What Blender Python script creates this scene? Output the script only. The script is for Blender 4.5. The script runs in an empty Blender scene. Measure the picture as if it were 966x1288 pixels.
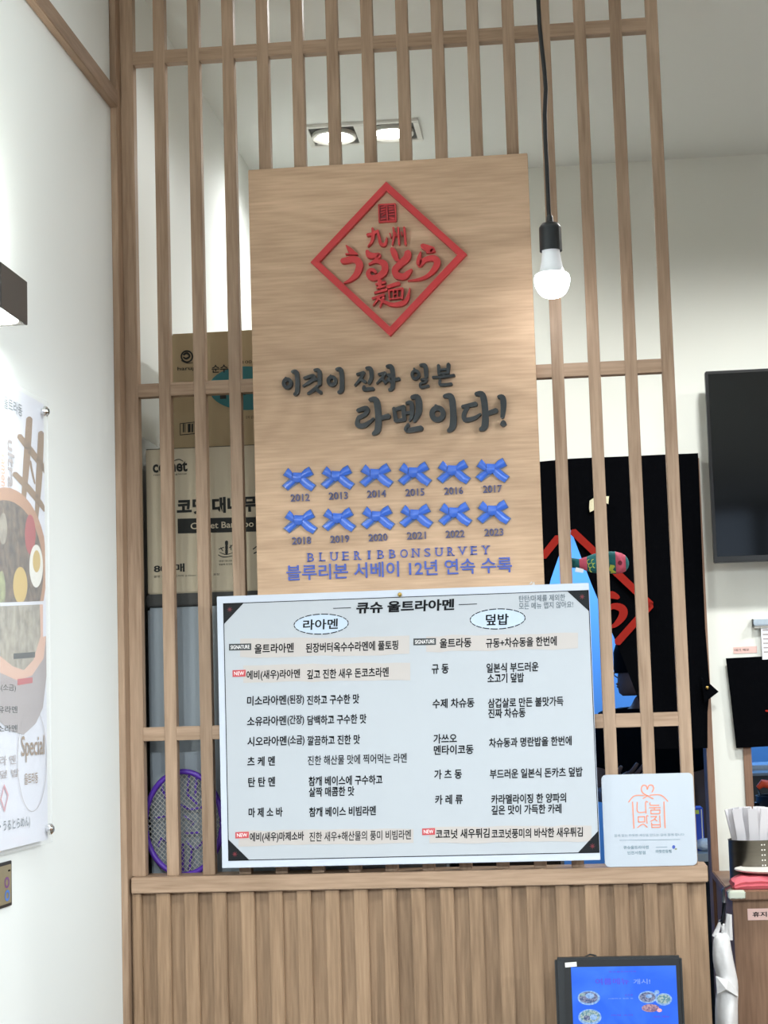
import bpy, bmesh, math, random
from mathutils import Vector, Matrix
PI = math.pi
S = bpy.context.scene
COL = S.collection
random.seed(4)

# ------------------------------------------------------------------ camera
F = 2322.0
CAM = Vector((0.6931, -2.8943, 1.4827))
yaw, pitch, roll = 0.1028, 0.1086, -0.03
fw = Vector((-math.sin(yaw) * math.cos(pitch), math.cos(yaw) * math.cos(pitch), math.sin(pitch)))
rt = Vector((math.cos(yaw), math.sin(yaw), 0))
up = rt.cross(fw)
RT = rt * math.cos(roll) + up * math.sin(roll)
UP = -rt * math.sin(roll) + up * math.cos(roll)
cd = bpy.data.cameras.new('camera')
cam = bpy.data.objects.new('camera', cd)
COL.objects.link(cam)
cd.sensor_fit = 'HORIZONTAL'; cd.sensor_width = 36; cd.lens = F / 966 * 36
cd.clip_start = 0.05; cd.clip_end = 60
cam.matrix_world = Matrix(((RT.x, UP.x, -fw.x, CAM.x), (RT.y, UP.y, -fw.y, CAM.y), (RT.z, UP.z, -fw.z, CAM.z), (0, 0, 0, 1)))
S.camera = cam

def ray(px, py):
    return fw + RT * ((px - 483) / F) - UP * ((py - 644) / F)
def UY(px, py, y):            # the point of the plane y = const seen at a photo pixel
    d = ray(px, py); return CAM + d * ((y - CAM.y) / d.y)
def UX(px, py, x):
    d = ray(px, py); return CAM + d * ((x - CAM.x) / d.x)
def UZ(px, py, z):
    d = ray(px, py); return CAM + d * ((z - CAM.z) / d.z)

# ------------------------------------------------------------------ world, exposure, room lights
S.view_settings.view_transform = 'Standard'
S.view_settings.look = 'None'
S.view_settings.gamma = 1
S.view_settings.use_curve_mapping = False
S.view_settings.exposure = 0.39
w = bpy.data.worlds.new('world'); S.world = w; w.use_nodes = True
w.node_tree.nodes['Background'].inputs[0].default_value = (0.62, 0.78, 1.0, 1)
w.node_tree.nodes['Background'].inputs[1].default_value = 0.8

CEIL = 2.765
WALLX = -0.032
BACKY = 1.41

def lamp(name, kind, loc, energy, color=(1, 1, 1), target=None, **kw):
    l = bpy.data.lights.new(name, kind); l.energy = energy; l.color = color
    for k, v in kw.items(): setattr(l, k, v)
    o = bpy.data.objects.new(name, l); COL.objects.link(o); o.location = loc
    d = Vector(target) - Vector(loc) if target else Vector((0, 0, -1))
    o.rotation_euler = d.to_track_quat('-Z', 'Y').to_euler()
    return o
WARM = (0.985, 0.995, 0.985)
NEUT = (0.90, 0.97, 1.0)
# dining-room downlights (out of frame, on the camera side)
for x, y, e in ((0.45, -1.15, 16), (1.5, -1.0, 30), (2.6, -0.9, 50), (0.6, -3.0, 35), (2.2, -3.0, 35)):
    lamp('ceiling_downlight', 'SPOT', (x, y, CEIL - 0.03), e, NEUT, spot_size=2.05, spot_blend=0.6, shadow_soft_size=0.12)
# unseen lights at pendant height, added so the partition dims above them
for x, y, e in ((1.65, -0.9, 13), (2.4, -1.0, 28), (0.35, -3.3, 56), (1.05, -3.3, 54), (2.9, -2.2, 62)):
    lamp('pendant_and_fill_light', 'SPOT', (x, y, 2.24), e * 1.4, NEUT, spot_size=3.1, spot_blend=0.28, shadow_soft_size=0.03)
# unseen fill spot at the right, added to brighten the upper left wall
lamp('left_wall_fill_light', 'SPOT', (1.7, -1.35, CEIL - 0.08), 46, NEUT, target=(WALLX, -0.85, 2.1), spot_size=0.95, spot_blend=0.9, shadow_soft_size=0.05)
# unseen up and down fill pair, added to lift the left wall
lamp('sconce_and_fill_up', 'AREA', (WALLX + 0.06, -1.75, 2.03), 3.5, NEUT, target=(WALLX + 0.06, -1.7, 3), shape='RECTANGLE', size=0.05, size_y=0.09)
lamp('sconce_and_fill_down', 'AREA', (WALLX + 0.06, -1.75, 1.97), 3.0, NEUT, shape='RECTANGLE', size=0.05, size_y=0.09)
# downlights of the strip behind the lattice, outside the frame; the weakest is added to brighten the left wall
for x, y, e in ((1.15, 0.62, 38), (1.95, 0.65, 42), (0.3, 0.2, 4)):
    lamp('downlight_lamp', 'SPOT', (x, y, CEIL - 0.03), e, WARM, spot_size=2.7, spot_blend=0.6, shadow_soft_size=0.06)
# kitchen: cold tubes
lamp('kitchen_tube_light', 'AREA', (0.9, 5.5, 2.45), 28, (0.24, 0.52, 1.0), shape='RECTANGLE', size=2.4, size_y=0.3)
lamp('kitchen_tube_light', 'AREA', (1.6, 2.3, 2.45), 9, (0.35, 0.62, 1.0), shape='RECTANGLE', size=1.2, size_y=0.15)

# ------------------------------------------------------------------ materials
def lin(c):
    return tuple(((v / 255) / 12.92 if v / 255 <= 0.04045 else ((v / 255 + 0.055) / 1.055) ** 2.4) for v in c) + (1,)
def mat(name, rgb, rough=0.6, metal=0.0, spec=0.5, emit=None, estr=0.0, noise=None, bump=None, trans=0.0, alpha=1.0, coat=0.0):
    m = bpy.data.materials.new(name); m.use_nodes = True
    nt = m.node_tree; b = nt.nodes['Principled BSDF']
    c = lin(rgb); b.inputs['Base Color'].default_value = c
    b.inputs['Roughness'].default_value = rough; b.inputs['Metallic'].default_value = metal
    b.inputs['Specular IOR Level'].default_value = spec
    b.inputs['Transmission Weight'].default_value = trans; b.inputs['Alpha'].default_value = alpha
    b.inputs['Coat Weight'].default_value = coat
    if emit:
        b.inputs['Emission Color'].default_value = lin(emit); b.inputs['Emission Strength'].default_value = estr
    if noise or bump:
        tc = nt.nodes.new('ShaderNodeTexCoord')
    if noise:                   # (scale, amount, (sx,sy,sz))
        mp = nt.nodes.new('ShaderNodeMapping'); mp.inputs['Scale'].default_value = noise[2]
        nt.links.new(tc.outputs['Object'], mp.inputs[0])
        n = nt.nodes.new('ShaderNodeTexNoise'); n.inputs['Scale'].default_value = noise[0]; n.inputs['Detail'].default_value = 5
        nt.links.new(mp.outputs[0], n.inputs['Vector'])
        r = nt.nodes.new('ShaderNodeValToRGB')
        r.color_ramp.elements[0].position = 0.3; r.color_ramp.elements[1].position = 0.7
        k = noise[1]
        r.color_ramp.elements[0].color = tuple(v * (1 - k) for v in c[:3]) + (1,)
        r.color_ramp.elements[1].color = tuple(min(1, v * (1 + k)) for v in c[:3]) + (1,)
        nt.links.new(n.outputs[0], r.inputs[0]); nt.links.new(r.outputs[0], b.inputs['Base Color'])
    if bump:                    # (scale, strength, distance)
        n2 = nt.nodes.new('ShaderNodeTexNoise'); n2.inputs['Scale'].default_value = bump[0]; n2.inputs['Detail'].default_value = 4
        nt.links.new(tc.outputs['Object'], n2.inputs['Vector'])
        bp = nt.nodes.new('ShaderNodeBump'); bp.inputs['Strength'].default_value = bump[1]; bp.inputs['Distance'].default_value = bump[2]
        nt.links.new(n2.outputs[0], bp.inputs['Height']); nt.links.new(bp.outputs[0], b.inputs['Normal'])
    return m
def wood(name, dark, light, axis='Z', scale=1.0, rough=0.5, figure=0.0):
    m = bpy.data.materials.new(name); m.use_nodes = True
    nt = m.node_tree; b = nt.nodes['Principled BSDF']; L = nt.links.new
    tc = nt.nodes.new('ShaderNodeTexCoord')
    def noise(sc, along, detail, dist=0.0):
        mp = nt.nodes.new('ShaderNodeMapping')
        v = [sc] * 3; v['XYZ'.index(axis)] = sc * along
        mp.inputs['Scale'].default_value = v
        L(tc.outputs['Object'], mp.inputs[0])
        n = nt.nodes.new('ShaderNodeTexNoise'); n.inputs['Scale'].default_value = 1
        n.inputs['Detail'].default_value = detail; n.inputs['Distortion'].default_value = dist
        L(mp.outputs[0], n.inputs['Vector']); return n
    a = noise(26 * scale, 0.10, 4, 0.6); f = noise(240 * scale, 0.06, 4); g = noise(5 * scale, 0.3, 2, 0.4)
    def math_(op, x, y):
        q = nt.nodes.new('ShaderNodeMath'); q.operation = op
        for i, v in enumerate((x, y)):
            if isinstance(v, (int, float)): q.inputs[i].default_value = v
            else: L(v, q.inputs[i])
        return q.outputs[0]
    t = math_('ADD', math_('MULTIPLY', a.outputs[0], 0.40), math_('MULTIPLY', f.outputs[0], 0.42))
    t = math_('ADD', t, math_('MULTIPLY', g.outputs[0], 0.18))
    if figure:                  # cathedral figure: bands of a slow noise
        h = noise(4.2 * scale, 0.32, 2, 0.5)
        s = math_('SINE', math_('MULTIPLY', h.outputs[0], 95.0), 0)
        t = math_('ADD', t, math_('MULTIPLY', s, figure))
    r = nt.nodes.new('ShaderNodeValToRGB')
    r.color_ramp.elements[0].position = 0.33; r.color_ramp.elements[1].position = 0.66
    r.color_ramp.elements[0].color = lin(dark); r.color_ramp.elements[1].color = lin(light)
    L(t, r.inputs[0]); L(r.outputs[0], b.inputs['Base Color'])
    b.inputs['Roughness'].default_value = rough; b.inputs['Specular IOR Level'].default_value = 0.35
    bp = nt.nodes.new('ShaderNodeBump'); bp.inputs['Strength'].default_value = 0.12; bp.inputs['Distance'].default_value = 0.001
    L(f.outputs[0], bp.inputs['Height']); L(bp.outputs[0], b.inputs['Normal'])
    return m
M = {}
M['wall'] = mat('painted_wall', (233, 237, 235), 0.7, spec=0.25, bump=(60, 0.05, 0.002))
M['wall_back'] = mat('cream_wall', (234, 236, 228), 0.75, spec=0.25, bump=(60, 0.05, 0.002))
M['ceil'] = mat('ceiling_paint', (232, 235, 232), 0.8, spec=0.2)
M['floor'] = mat('floor_tile', (112, 106, 98), 0.4, noise=(3, 0.1, (1, 1, 1)))
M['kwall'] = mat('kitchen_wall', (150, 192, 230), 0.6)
M['wood_v'] = wood('oak_vertical', (127, 102, 80), (175, 148, 124), 'Z')
M['wood_h'] = wood('oak_horizontal', (130, 105, 82), (179, 151, 127), 'X')
M['wood_y'] = wood('oak_beam', (120, 96, 76), (165, 139, 117), 'Y')
M['wood_sign'] = wood('oak_sign_board', (168, 139, 112), (209, 176, 146), 'X', 1.0, 0.6, figure=0.03)
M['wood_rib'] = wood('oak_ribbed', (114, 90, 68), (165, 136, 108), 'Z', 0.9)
M['wood_cab'] = wood('walnut_cabinet', (112, 84, 64), (150, 118, 94), 'Z', 0.8)
M['wood_jamb'] = wood('dark_oak_jamb', (118, 88, 70), (158, 126, 104), 'Z')
M['red'] = mat('red_acrylic', (190, 46, 48), 0.45)
M['dkred'] = mat('dark_red_acrylic', (118, 22, 28), 0.5)
M['charcoal'] = mat('charcoal_acrylic', (27, 33, 36), 0.45)
M['blue'] = mat('blue_lettering', (60, 84, 170), 0.5)
M['navy'] = mat('navy_lettering', (74, 78, 120), 0.5)
M['ribbon'] = mat('blue_satin', (56, 102, 202), 0.22, spec=0.6)
M['ribbon_edge'] = mat('grey_acrylic_edge', (84, 98, 128), 0.4)
M['board'] = mat('white_board', (193, 200, 212), 0.45, spec=0.4)
M['print'] = mat('printed_ground', (177, 182, 188), 0.4, spec=0.4)
M['ink'] = mat('black_ink', (16, 18, 22), 0.6, spec=0.15)
M['inkfade'] = mat('grey_ink', (96, 108, 116), 0.5)
M['band'] = mat('beige_print', (184, 177, 173), 0.4)
M['oval'] = mat('pale_blue_print', (182, 197, 214), 0.4)
M['badge_red'] = mat('red_print', (188, 66, 72), 0.45)
M['badge_black'] = mat('black_print', (44, 50, 52), 0.45)
M['corner'] = mat('corner_black_print', (18, 21, 25), 0.5, spec=0.2)
M['corner_red'] = mat('corner_red_print', (120, 38, 48), 0.5)
M['white_ink'] = mat('white_print', (235, 232, 232), 0.5)
M['brass'] = mat('brass', (190, 160, 90), 0.3, 1.0)
M['plaque'] = mat('white_acrylic', (172, 179, 188), 0.3)
M['orange'] = mat('orange_print', (222, 134, 104), 0.5)
M['teal_ink'] = mat('teal_ink', (120, 140, 150), 0.5)
M['black'] = mat('black_plastic', (26, 27, 29), 0.4)
M['tabframe'] = mat('graphite_plastic', (32, 35, 38), 0.45)
M['cord'] = mat('black_cord', (22, 24, 26), 0.5)
M['socket'] = mat('black_socket', (38, 42, 46), 0.35, spec=0.5)
M['bulb'] = mat('bulb_diffuser', (255, 255, 255), 0.4, emit=(246, 250, 255), estr=9.0)
M['bulbneck'] = mat('bulb_neck', (236, 240, 244), 0.4, emit=(236, 242, 250), estr=0.12)
M['sconce'] = mat('black_sconce', (50, 46, 42), 0.5)
M['glow'] = mat('lamp_diffuser', (255, 255, 255), 0.4, emit=(250, 255, 250), estr=6.0)
M['lampdisc'] = mat('downlight_glow', (255, 255, 255), 0.4, emit=(255, 252, 244), estr=12.0)
M['white_metal'] = mat('white_metal', (226, 226, 220), 0.45)
M['grey_metal'] = mat('grey_metal', (120, 120, 116), 0.45, 0.4)
M['darkbox'] = mat('dark_housing', (60, 60, 58), 0.6)
M['steel'] = mat('stainless_steel', (170, 178, 184), 0.32, 0.9, noise=(6, 0.08, (14, 14, 0.6)))
M['steel_dull'] = mat('dull_steel', (142, 150, 156), 0.5, 0.45, noise=(5, 0.1, (6, 6, 0.8)))
M['canister'] = mat('brushed_canister', (112, 107, 98), 0.35, 0.95, noise=(8, 0.1, (1, 1, 14)))
M['cladding'] = mat('steel_cladding', (96, 94, 90), 0.35, 0.5)
M['chrome'] = mat('chrome', (215, 215, 215), 0.15, 1.0)
M['card'] = mat('cardboard', (180, 162, 130), 0.85, spec=0.15, noise=(40, 0.05, (1, 1, 0.1)))
M['card2'] = mat('pale_cardboard', (206, 194, 170), 0.85, spec=0.15, noise=(40, 0.05, (1, 1, 0.1)))
M['cardink'] = mat('box_ink', (40, 42, 40), 0.8)
M['teal'] = mat('teal_box_print', (58, 122, 128), 0.8)
M['purple'] = mat('purple_plastic', (84, 44, 160), 0.4)
M['wire'] = mat('racket_wire', (190, 188, 180), 0.45, 0.3)
M['noren'] = mat('black_cloth', (6, 7, 10), 0.95, spec=0.03, bump=(25, 0.25, 0.01))
M['noren_red'] = mat('red_cloth_print', (148, 38, 30), 0.9, spec=0.1)
M['cream'] = mat('cream_cloth', (226, 220, 186), 0.9, noise=(60, 0.2, (1, 1, 1)))
M['fish_teal'] = mat('teal_felt', (30, 104, 108), 0.9, bump=(300, 0.3, 0.002))
M['fish_pink'] = mat('pink_felt', (206, 92, 116), 0.9, bump=(300, 0.3, 0.002))
M['fish_lime'] = mat('lime_felt', (196, 214, 90), 0.9)
M['fish_eye'] = mat('maroon_felt', (110, 30, 50), 0.8)
M['tape'] = mat('clear_tape', (225, 230, 232), 0.2, alpha=0.55)
M['tapewhite'] = mat('white_tape', (214, 218, 220), 0.4)
M['screen'] = mat('television_glass', (4, 5, 6), 0.06, spec=0.6)
M['bezel'] = mat('television_bezel', (7, 7, 8), 0.35)
M['receipt'] = mat('receipt_paper', (230, 232, 238), 0.7)
M['note'] = mat('pink_note', (232, 196, 188), 0.8)
M['towel'] = mat('pink_towel', (226, 112, 124), 0.95, bump=(500, 0.5, 0.003))
M['cream_plastic'] = mat('cream_plastic', (222, 228, 212), 0.5)
M['offwhite'] = mat('offwhite_plastic', (232, 230, 222), 0.4)
M['paper'] = mat('paper_sleeve', (226, 224, 228), 0.8)
M['bag'] = mat('white_plastic_bag', (232, 232, 232), 0.4, bump=(14, 0.4, 0.02))
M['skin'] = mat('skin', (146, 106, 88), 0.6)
M['hair'] = mat('hair', (20, 18, 18), 0.7)
M['shirt'] = mat('black_shirt', (16, 17, 20), 0.9, spec=0.1)
M['trouser'] = mat('dark_trousers', (28, 30, 36), 0.9, spec=0.1)
M['eye'] = mat('eye', (30, 24, 22), 0.3)
M['shoe'] = mat('black_shoe', (20, 20, 20), 0.5)
M['acryl'] = mat('clear_acrylic', (240, 245, 248), 0.05, alpha=0.12, spec=0.5)
M['poster'] = mat('poster_paper', (224, 226, 236), 0.6)
M['poster_brown'] = mat('poster_brown', (146, 116, 84), 0.6)
M['poster_rim'] = mat('poster_bowl_rim', (186, 140, 108), 0.6)
M['poster_food'] = mat('poster_food', (96, 78, 62), 0.6, noise=(70, 0.75, (1, 1, 1)))
M['poster_red'] = mat('poster_red', (172, 60, 64), 0.6)
M['poster_white'] = mat('poster_white', (234, 232, 224), 0.6)
M['poster_yolk'] = mat('poster_yolk', (206, 176, 96), 0.6)
M['poster_green'] = mat('poster_green', (150, 156, 110), 0.6, noise=(60, 0.4, (1, 1, 1)))
M['poster_grey'] = mat('poster_grey', (168, 158, 158), 0.6)
M['poster_peach'] = mat('poster_peach', (220, 178, 156), 0.6)
M['poster_fade'] = mat('poster_faded_food', (160, 152, 136), 0.6, noise=(60, 0.35, (1, 1, 1)))
M['poster_pink'] = mat('poster_pink_ink', (214, 150, 160), 0.6)
M['goldtin'] = mat('metal_plate', (150, 140, 112), 0.4, 0.3)
M['tin_purple'] = mat('purple_print', (120, 74, 128), 0.5)
M['tin_blue'] = mat('blue_print', (70, 120, 200), 0.5)
M['blue_carton'] = mat('blue_carton', (40, 80, 200), 0.5)
M['lime_print'] = mat('lime_print', (200, 220, 90), 0.5)
M['orange_plastic'] = mat('orange_plastic', (236, 84, 44), 0.4)
M['dark_pot'] = mat('dark_pot', (30, 34, 40), 0.35, 0.5)
M['clearbag'] = mat('clear_bag', (225, 235, 245), 0.15, alpha=0.75, bump=(40, 0.8, 0.02))
def screen_picture(name, c0, c1, scale):
    m = bpy.data.materials.new(name); m.use_nodes = True
    nt = m.node_tree; b = nt.nodes['Principled BSDF']; L = nt.links.new
    tc = nt.nodes.new('ShaderNodeTexCoord'); n = nt.nodes.new('ShaderNodeTexNoise')
    n.inputs['Scale'].default_value = scale; n.inputs['Detail'].default_value = 3
    L(tc.outputs['Object'], n.inputs['Vector'])
    r = nt.nodes.new('ShaderNodeValToRGB'); r.color_ramp.elements[0].position = 0.4; r.color_ramp.elements[1].position = 0.6
    r.color_ramp.elements[0].color = lin(c0); r.color_ramp.elements[1].color = lin(c1)
    L(n.outputs[0], r.inputs[0]); L(r.outputs[0], b.inputs['Emission Color']); b.inputs['Emission Strength'].default_value = 0.72
    b.inputs['Base Color'].default_value = (0.02, 0.03, 0.06, 1); b.inputs['Roughness'].default_value = 0.2
    return m
M['dish_broth'] = screen_picture('dish_picture_brown', (70, 84, 120), (150, 150, 170), 420)
M['dish_plate'] = screen_picture('dish_picture_pale', (120, 165, 225), (170, 205, 245), 300)
M['dish_green'] = screen_picture('dish_picture_green', (84, 140, 150), (190, 205, 190), 420)
M['dish_orange'] = screen_picture('dish_picture_orange', (130, 96, 120), (205, 160, 160), 420)
M['scr_text'] = mat('screen_text', (50, 50, 160), 0.4, emit=(70, 60, 190), estr=0.5)
M['scr_pale'] = mat('screen_pale_text', (40, 60, 140), 0.4, emit=(120, 150, 240), estr=0.75)
def tablet_screen():
    m = bpy.data.materials.new('tablet_screen'); m.use_nodes = True
    nt = m.node_tree; b = nt.nodes['Principled BSDF']; L = nt.links.new
    tc = nt.nodes.new('ShaderNodeTexCoord')
    n = nt.nodes.new('ShaderNodeTexNoise'); n.inputs['Scale'].default_value = 14; n.inputs['Detail'].default_value = 4
    n.inputs['Distortion'].default_value = 0.8
    L(tc.outputs['Object'], n.inputs['Vector'])
    r = nt.nodes.new('ShaderNodeValToRGB')
    r.color_ramp.elements[0].position = 0.42; r.color_ramp.elements[1].position = 0.68
    r.color_ramp.elements[0].color = lin((44, 104, 238)); r.color_ramp.elements[1].color = lin((64, 124, 240))
    L(n.outputs[0], r.inputs[0]); L(r.outputs[0], b.inputs['Emission Color'])
    b.inputs['Emission Strength'].default_value = 0.8
    b.inputs['Base Color'].default_value = (0.01, 0.02, 0.06, 1); b.inputs['Roughness'].default_value = 0.15
    return m
M['tabscreen'] = tablet_screen()

# ------------------------------------------------------------------ mesh helpers
class MB:
    def __init__(self): self.v = []; self.f = []; self.sm = False
    def box(self, x0, x1, y0, y1, z0, z1):
        b = len(self.v)
        for z in (z0, z1):
            for x, y in ((x0, y0), (x1, y0), (x1, y1), (x0, y1)): self.v.append(Vector((x, y, z)))
        for q in ((0, 3, 2, 1), (4, 5, 6, 7), (0, 1, 5, 4), (1, 2, 6, 5), (2, 3, 7, 6), (3, 0, 4, 7)): self.f.append(tuple(b + i for i in q))
        return self
    def poly(self, pts):
        b = len(self.v); self.v += [Vector(p) for p in pts]; self.f.append(tuple(range(b, b + len(pts)))); return self
    def prism(self, pts, d):        # outline pts (3D) pushed along vector d
        b = len(self.v); n = len(pts); d = Vector(d)
        self.v += [Vector(p) for p in pts] + [Vector(p) + d for p in pts]
        self.f.append(tuple(range(b, b + n))); self.f.append(tuple(range(b + 2 * n - 1, b + n - 1, -1)))
        for i in range(n):
            j = (i + 1) % n; self.f.append((b + j, b + i, b + n + i, b + n + j))
        return self
    def ring(self, outer, inner, d=None):   # flat or extruded ring between two outlines of equal length
        n = len(outer); b = len(self.v)
        self.v += [Vector(p) for p in outer] + [Vector(p) for p in inner]
        for i in range(n):
            j = (i + 1) % n; self.f.append((b + i, b + j, b + n + j, b + n + i))
        if d is not None:
            d = Vector(d); self.v += [Vector(p) + d for p in outer] + [Vector(p) + d for p in inner]
            for i in range(n):
                j = (i + 1) % n
                self.f.append((b + 3 * n + i, b + 3 * n + j, b + 2 * n + j, b + 2 * n + i))
                self.f.append((b + j, b + i, b + 2 * n + i, b + 2 * n + j))
                self.f.append((b + n + i, b + n + j, b + 3 * n + j, b + 3 * n + i))
        return self
    def loft(self, rings, cap=True):
        b = len(self.v); n = len(rings[0])
        for r in rings: self.v += [Vector(p) for p in r]
        for k in range(len(rings) - 1):
            for i in range(n):
                j = (i + 1) % n
                self.f.append((b + k * n + i, b + k * n + j, b + (k + 1) * n + j, b + (k + 1) * n + i))
        if cap:
            self.f.append(tuple(range(b + n - 1, b - 1, -1))); k = b + (len(rings) - 1) * n; self.f.append(tuple(range(k, k + n)))
        return self
    def lathe(self, prof, c, n=32, cap=True):   # prof [(r,z)], about vertical axis at c
        c = Vector(c); self.sm = True
        return self.loft([[c + Vector((r * math.cos(2 * PI * i / n), r * math.sin(2 * PI * i / n), z)) for i in range(n)] for r, z in prof], cap)
    def tube(self, pts, r, n=10):
        pts = [Vector(p) for p in pts]; rings = []; self.sm = True
        for i, p in enumerate(pts):
            t = (pts[min(i + 1, len(pts) - 1)] - pts[max(i - 1, 0)]).normalized()
            a = t.cross(Vector((0, 0, 1)));
            if a.length < 0.1: a = t.cross(Vector((0, 1, 0)))
            a.normalize(); c = t.cross(a); rr = r[i] if isinstance(r, (list, tuple)) else r
            rings.append([p + (a * math.cos(2 * PI * k / n) + c * math.sin(2 * PI * k / n)) * rr for k in range(n)])
        return self.loft(rings)
    def ball(self, c, r, n=20, m=12):
        c = Vector(c); r = Vector((r, r, r)) if isinstance(r, (int, float)) else Vector(r); self.sm = True
        rings = []
        for k in range(1, m):
            t = PI * k / m
            rings.append([c + Vector((r.x * math.sin(t) * math.cos(2 * PI * i / n), r.y * math.sin(t) * math.sin(2 * PI * i / n), -r.z * math.cos(t))) for i in range(n)])
        return self.loft(rings)
    def add(self, other):
        b = len(self.v); self.v += other.v; self.f += [tuple(b + i for i in q) for q in other.f]; return self
    def build(self, name, m, parent=None, bevel=0.0, smooth=None, seg=2, subd=0):
        off = Vector(parent['_o']) if parent is not None and '_o' in parent.keys() else Vector((0, 0, 0))
        me = bpy.data.meshes.new(name)
        me.from_pydata([tuple(p - off) for p in self.v], [], self.f)
        bm = bmesh.new(); bm.from_mesh(me); bmesh.ops.recalc_face_normals(bm, faces=bm.faces)
        if bevel:
            es = [e for e in bm.edges if len(e.link_faces) == 2 and e.calc_face_angle(0) > 0.6]
            bmesh.ops.bevel(bm, geom=es, offset=bevel, segments=seg, affect='EDGES', clamp_overlap=True)
        bm.to_mesh(me); bm.free()
        me.materials.append(M[m])
        if (self.sm if smooth is None else smooth):
            for p in me.polygons: p.use_smooth = True
            try: me.set_sharp_from_angle(angle=0.7)
            except Exception: pass
        o = bpy.data.objects.new(name, me); COL.objects.link(o)
        if subd:
            md = o.modifiers.new('subdivision', 'SUBSURF'); md.levels = subd; md.render_levels = subd
        if parent is not None: o.parent = parent
        return o
def thing(name, label, cat, loc=(0, 0, 0), group=None):
    o = bpy.data.objects.new(name, None); COL.objects.link(o); o.location = loc
    o.empty_display_size = 0.05
    o['_o'] = tuple(loc); tag(o, label, cat, group); return o
def tag(o, label, cat, group=None):
    o['label'] = label; o['category'] = cat
    if group: o['group'] = group
    return o
def struct(o):
    o['kind'] = 'structure'; return o
def part(o, parent):              # world-coordinate object under a thing (object already built with parent)
    return o
SUB = {}
def sub(parent):                  # a parent usable by MB.build for a sub-part of a mesh part whose verts are relative to the thing
    g = parent.parent
    if g is not None and '_o' in g.keys(): parent['_o'] = tuple(g['_o'])
    return parent

_tc = {}
def glyphs(s, bold=0.0, shear=0.0):
    key = (s, bold, shear)
    if key not in _tc:
        cu = bpy.data.curves.new('t', 'FONT'); cu.body = s; cu.offset = bold; cu.shear = shear; cu.resolution_u = 3
        ob = bpy.data.objects.new('t', cu); COL.objects.link(ob)
        dg = bpy.context.evaluated_depsgraph_get(); ev = ob.evaluated_get(dg); me = ev.to_mesh()
        vs = [(v.co.x, v.co.y) for v in me.vertices]; fs = [tuple(p.vertices) for p in me.polygons]
        ev.to_mesh_clear(); bpy.data.objects.remove(ob); bpy.data.curves.remove(cu)
        _tc[key] = (vs, fs)
    return _tc[key]
def text_on(s, o, u, v, width, height, bold=0.0, shear=0.0, thick=0.0, nrm=None, mb=None, keep=None):
    """lettering filling a width x height box, centred at o, along u (right) and v (up)"""
    vs, fs = glyphs(s, bold, shear)
    mb = mb or MB()
    if not vs: return mb
    x0 = min(p[0] for p in vs); x1 = max(p[0] for p in vs); y0 = min(p[1] for p in vs); y1 = max(p[1] for p in vs)
    o = Vector(o); u = Vector(u); v = Vector(v); n = Vector(nrm) if nrm else Vector((0, -1, 0))
    sx = width / (x1 - x0); sy = height / (y1 - y0) if height else sx
    P = [o + u * ((p[0] - (x0 + x1) / 2) * sx) + v * ((p[1] - (y0 + y1) / 2) * sy) for p in vs]
    b = len(mb.v)
    if not thick:
        mb.v += P; mb.f += [tuple(b + i for i in q) for q in fs]
    else:
        mb.v += [p + n * thick for p in P] + P
        mb.f += [tuple(b + i for i in q) for q in fs]
        cnt = {}
        for q in fs:
            for i in range(len(q)):
                a, c = q[i], q[(i + 1) % len(q)]; k = (min(a, c), max(a, c)); cnt[k] = cnt.get(k, 0) + 1
        N = len(P)
        for q in fs:
            for i in range(len(q)):
                a, c = q[i], q[(i + 1) % len(q)]
                if cnt[(min(a, c), max(a, c))] == 1: mb.f.append((b + c, b + a, b + N + a, b + N + c))
    return mb
def text_px(s, x0, x1, ym, h, y, bold=0.0, shear=0.0, thick=0.0, mb=None, ym2=None):
    """lettering on the plane y=const between photo columns x0 and x1"""
    ymr = ym if ym2 is None else ym2
    a = UY(x0, ym, y); b = UY(x1, ymr, y)
    zt = UY((x0 + x1) / 2, (ym + ymr) / 2 - h / 2, y).z; zb = UY((x0 + x1) / 2, (ym + ymr) / 2 + h / 2, y).z
    c = Vector(((a.x + b.x) / 2, y, (a.z + b.z) / 2 if ym2 is not None else UY((x0 + x1) / 2, ym - (x1 - x0) * 0.0 , y).z))
    return text_on(s, c, (1, 0, 0), (0, 0, 1), b.x - a.x, zt - zb, bold, shear, thick, mb=mb)
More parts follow.
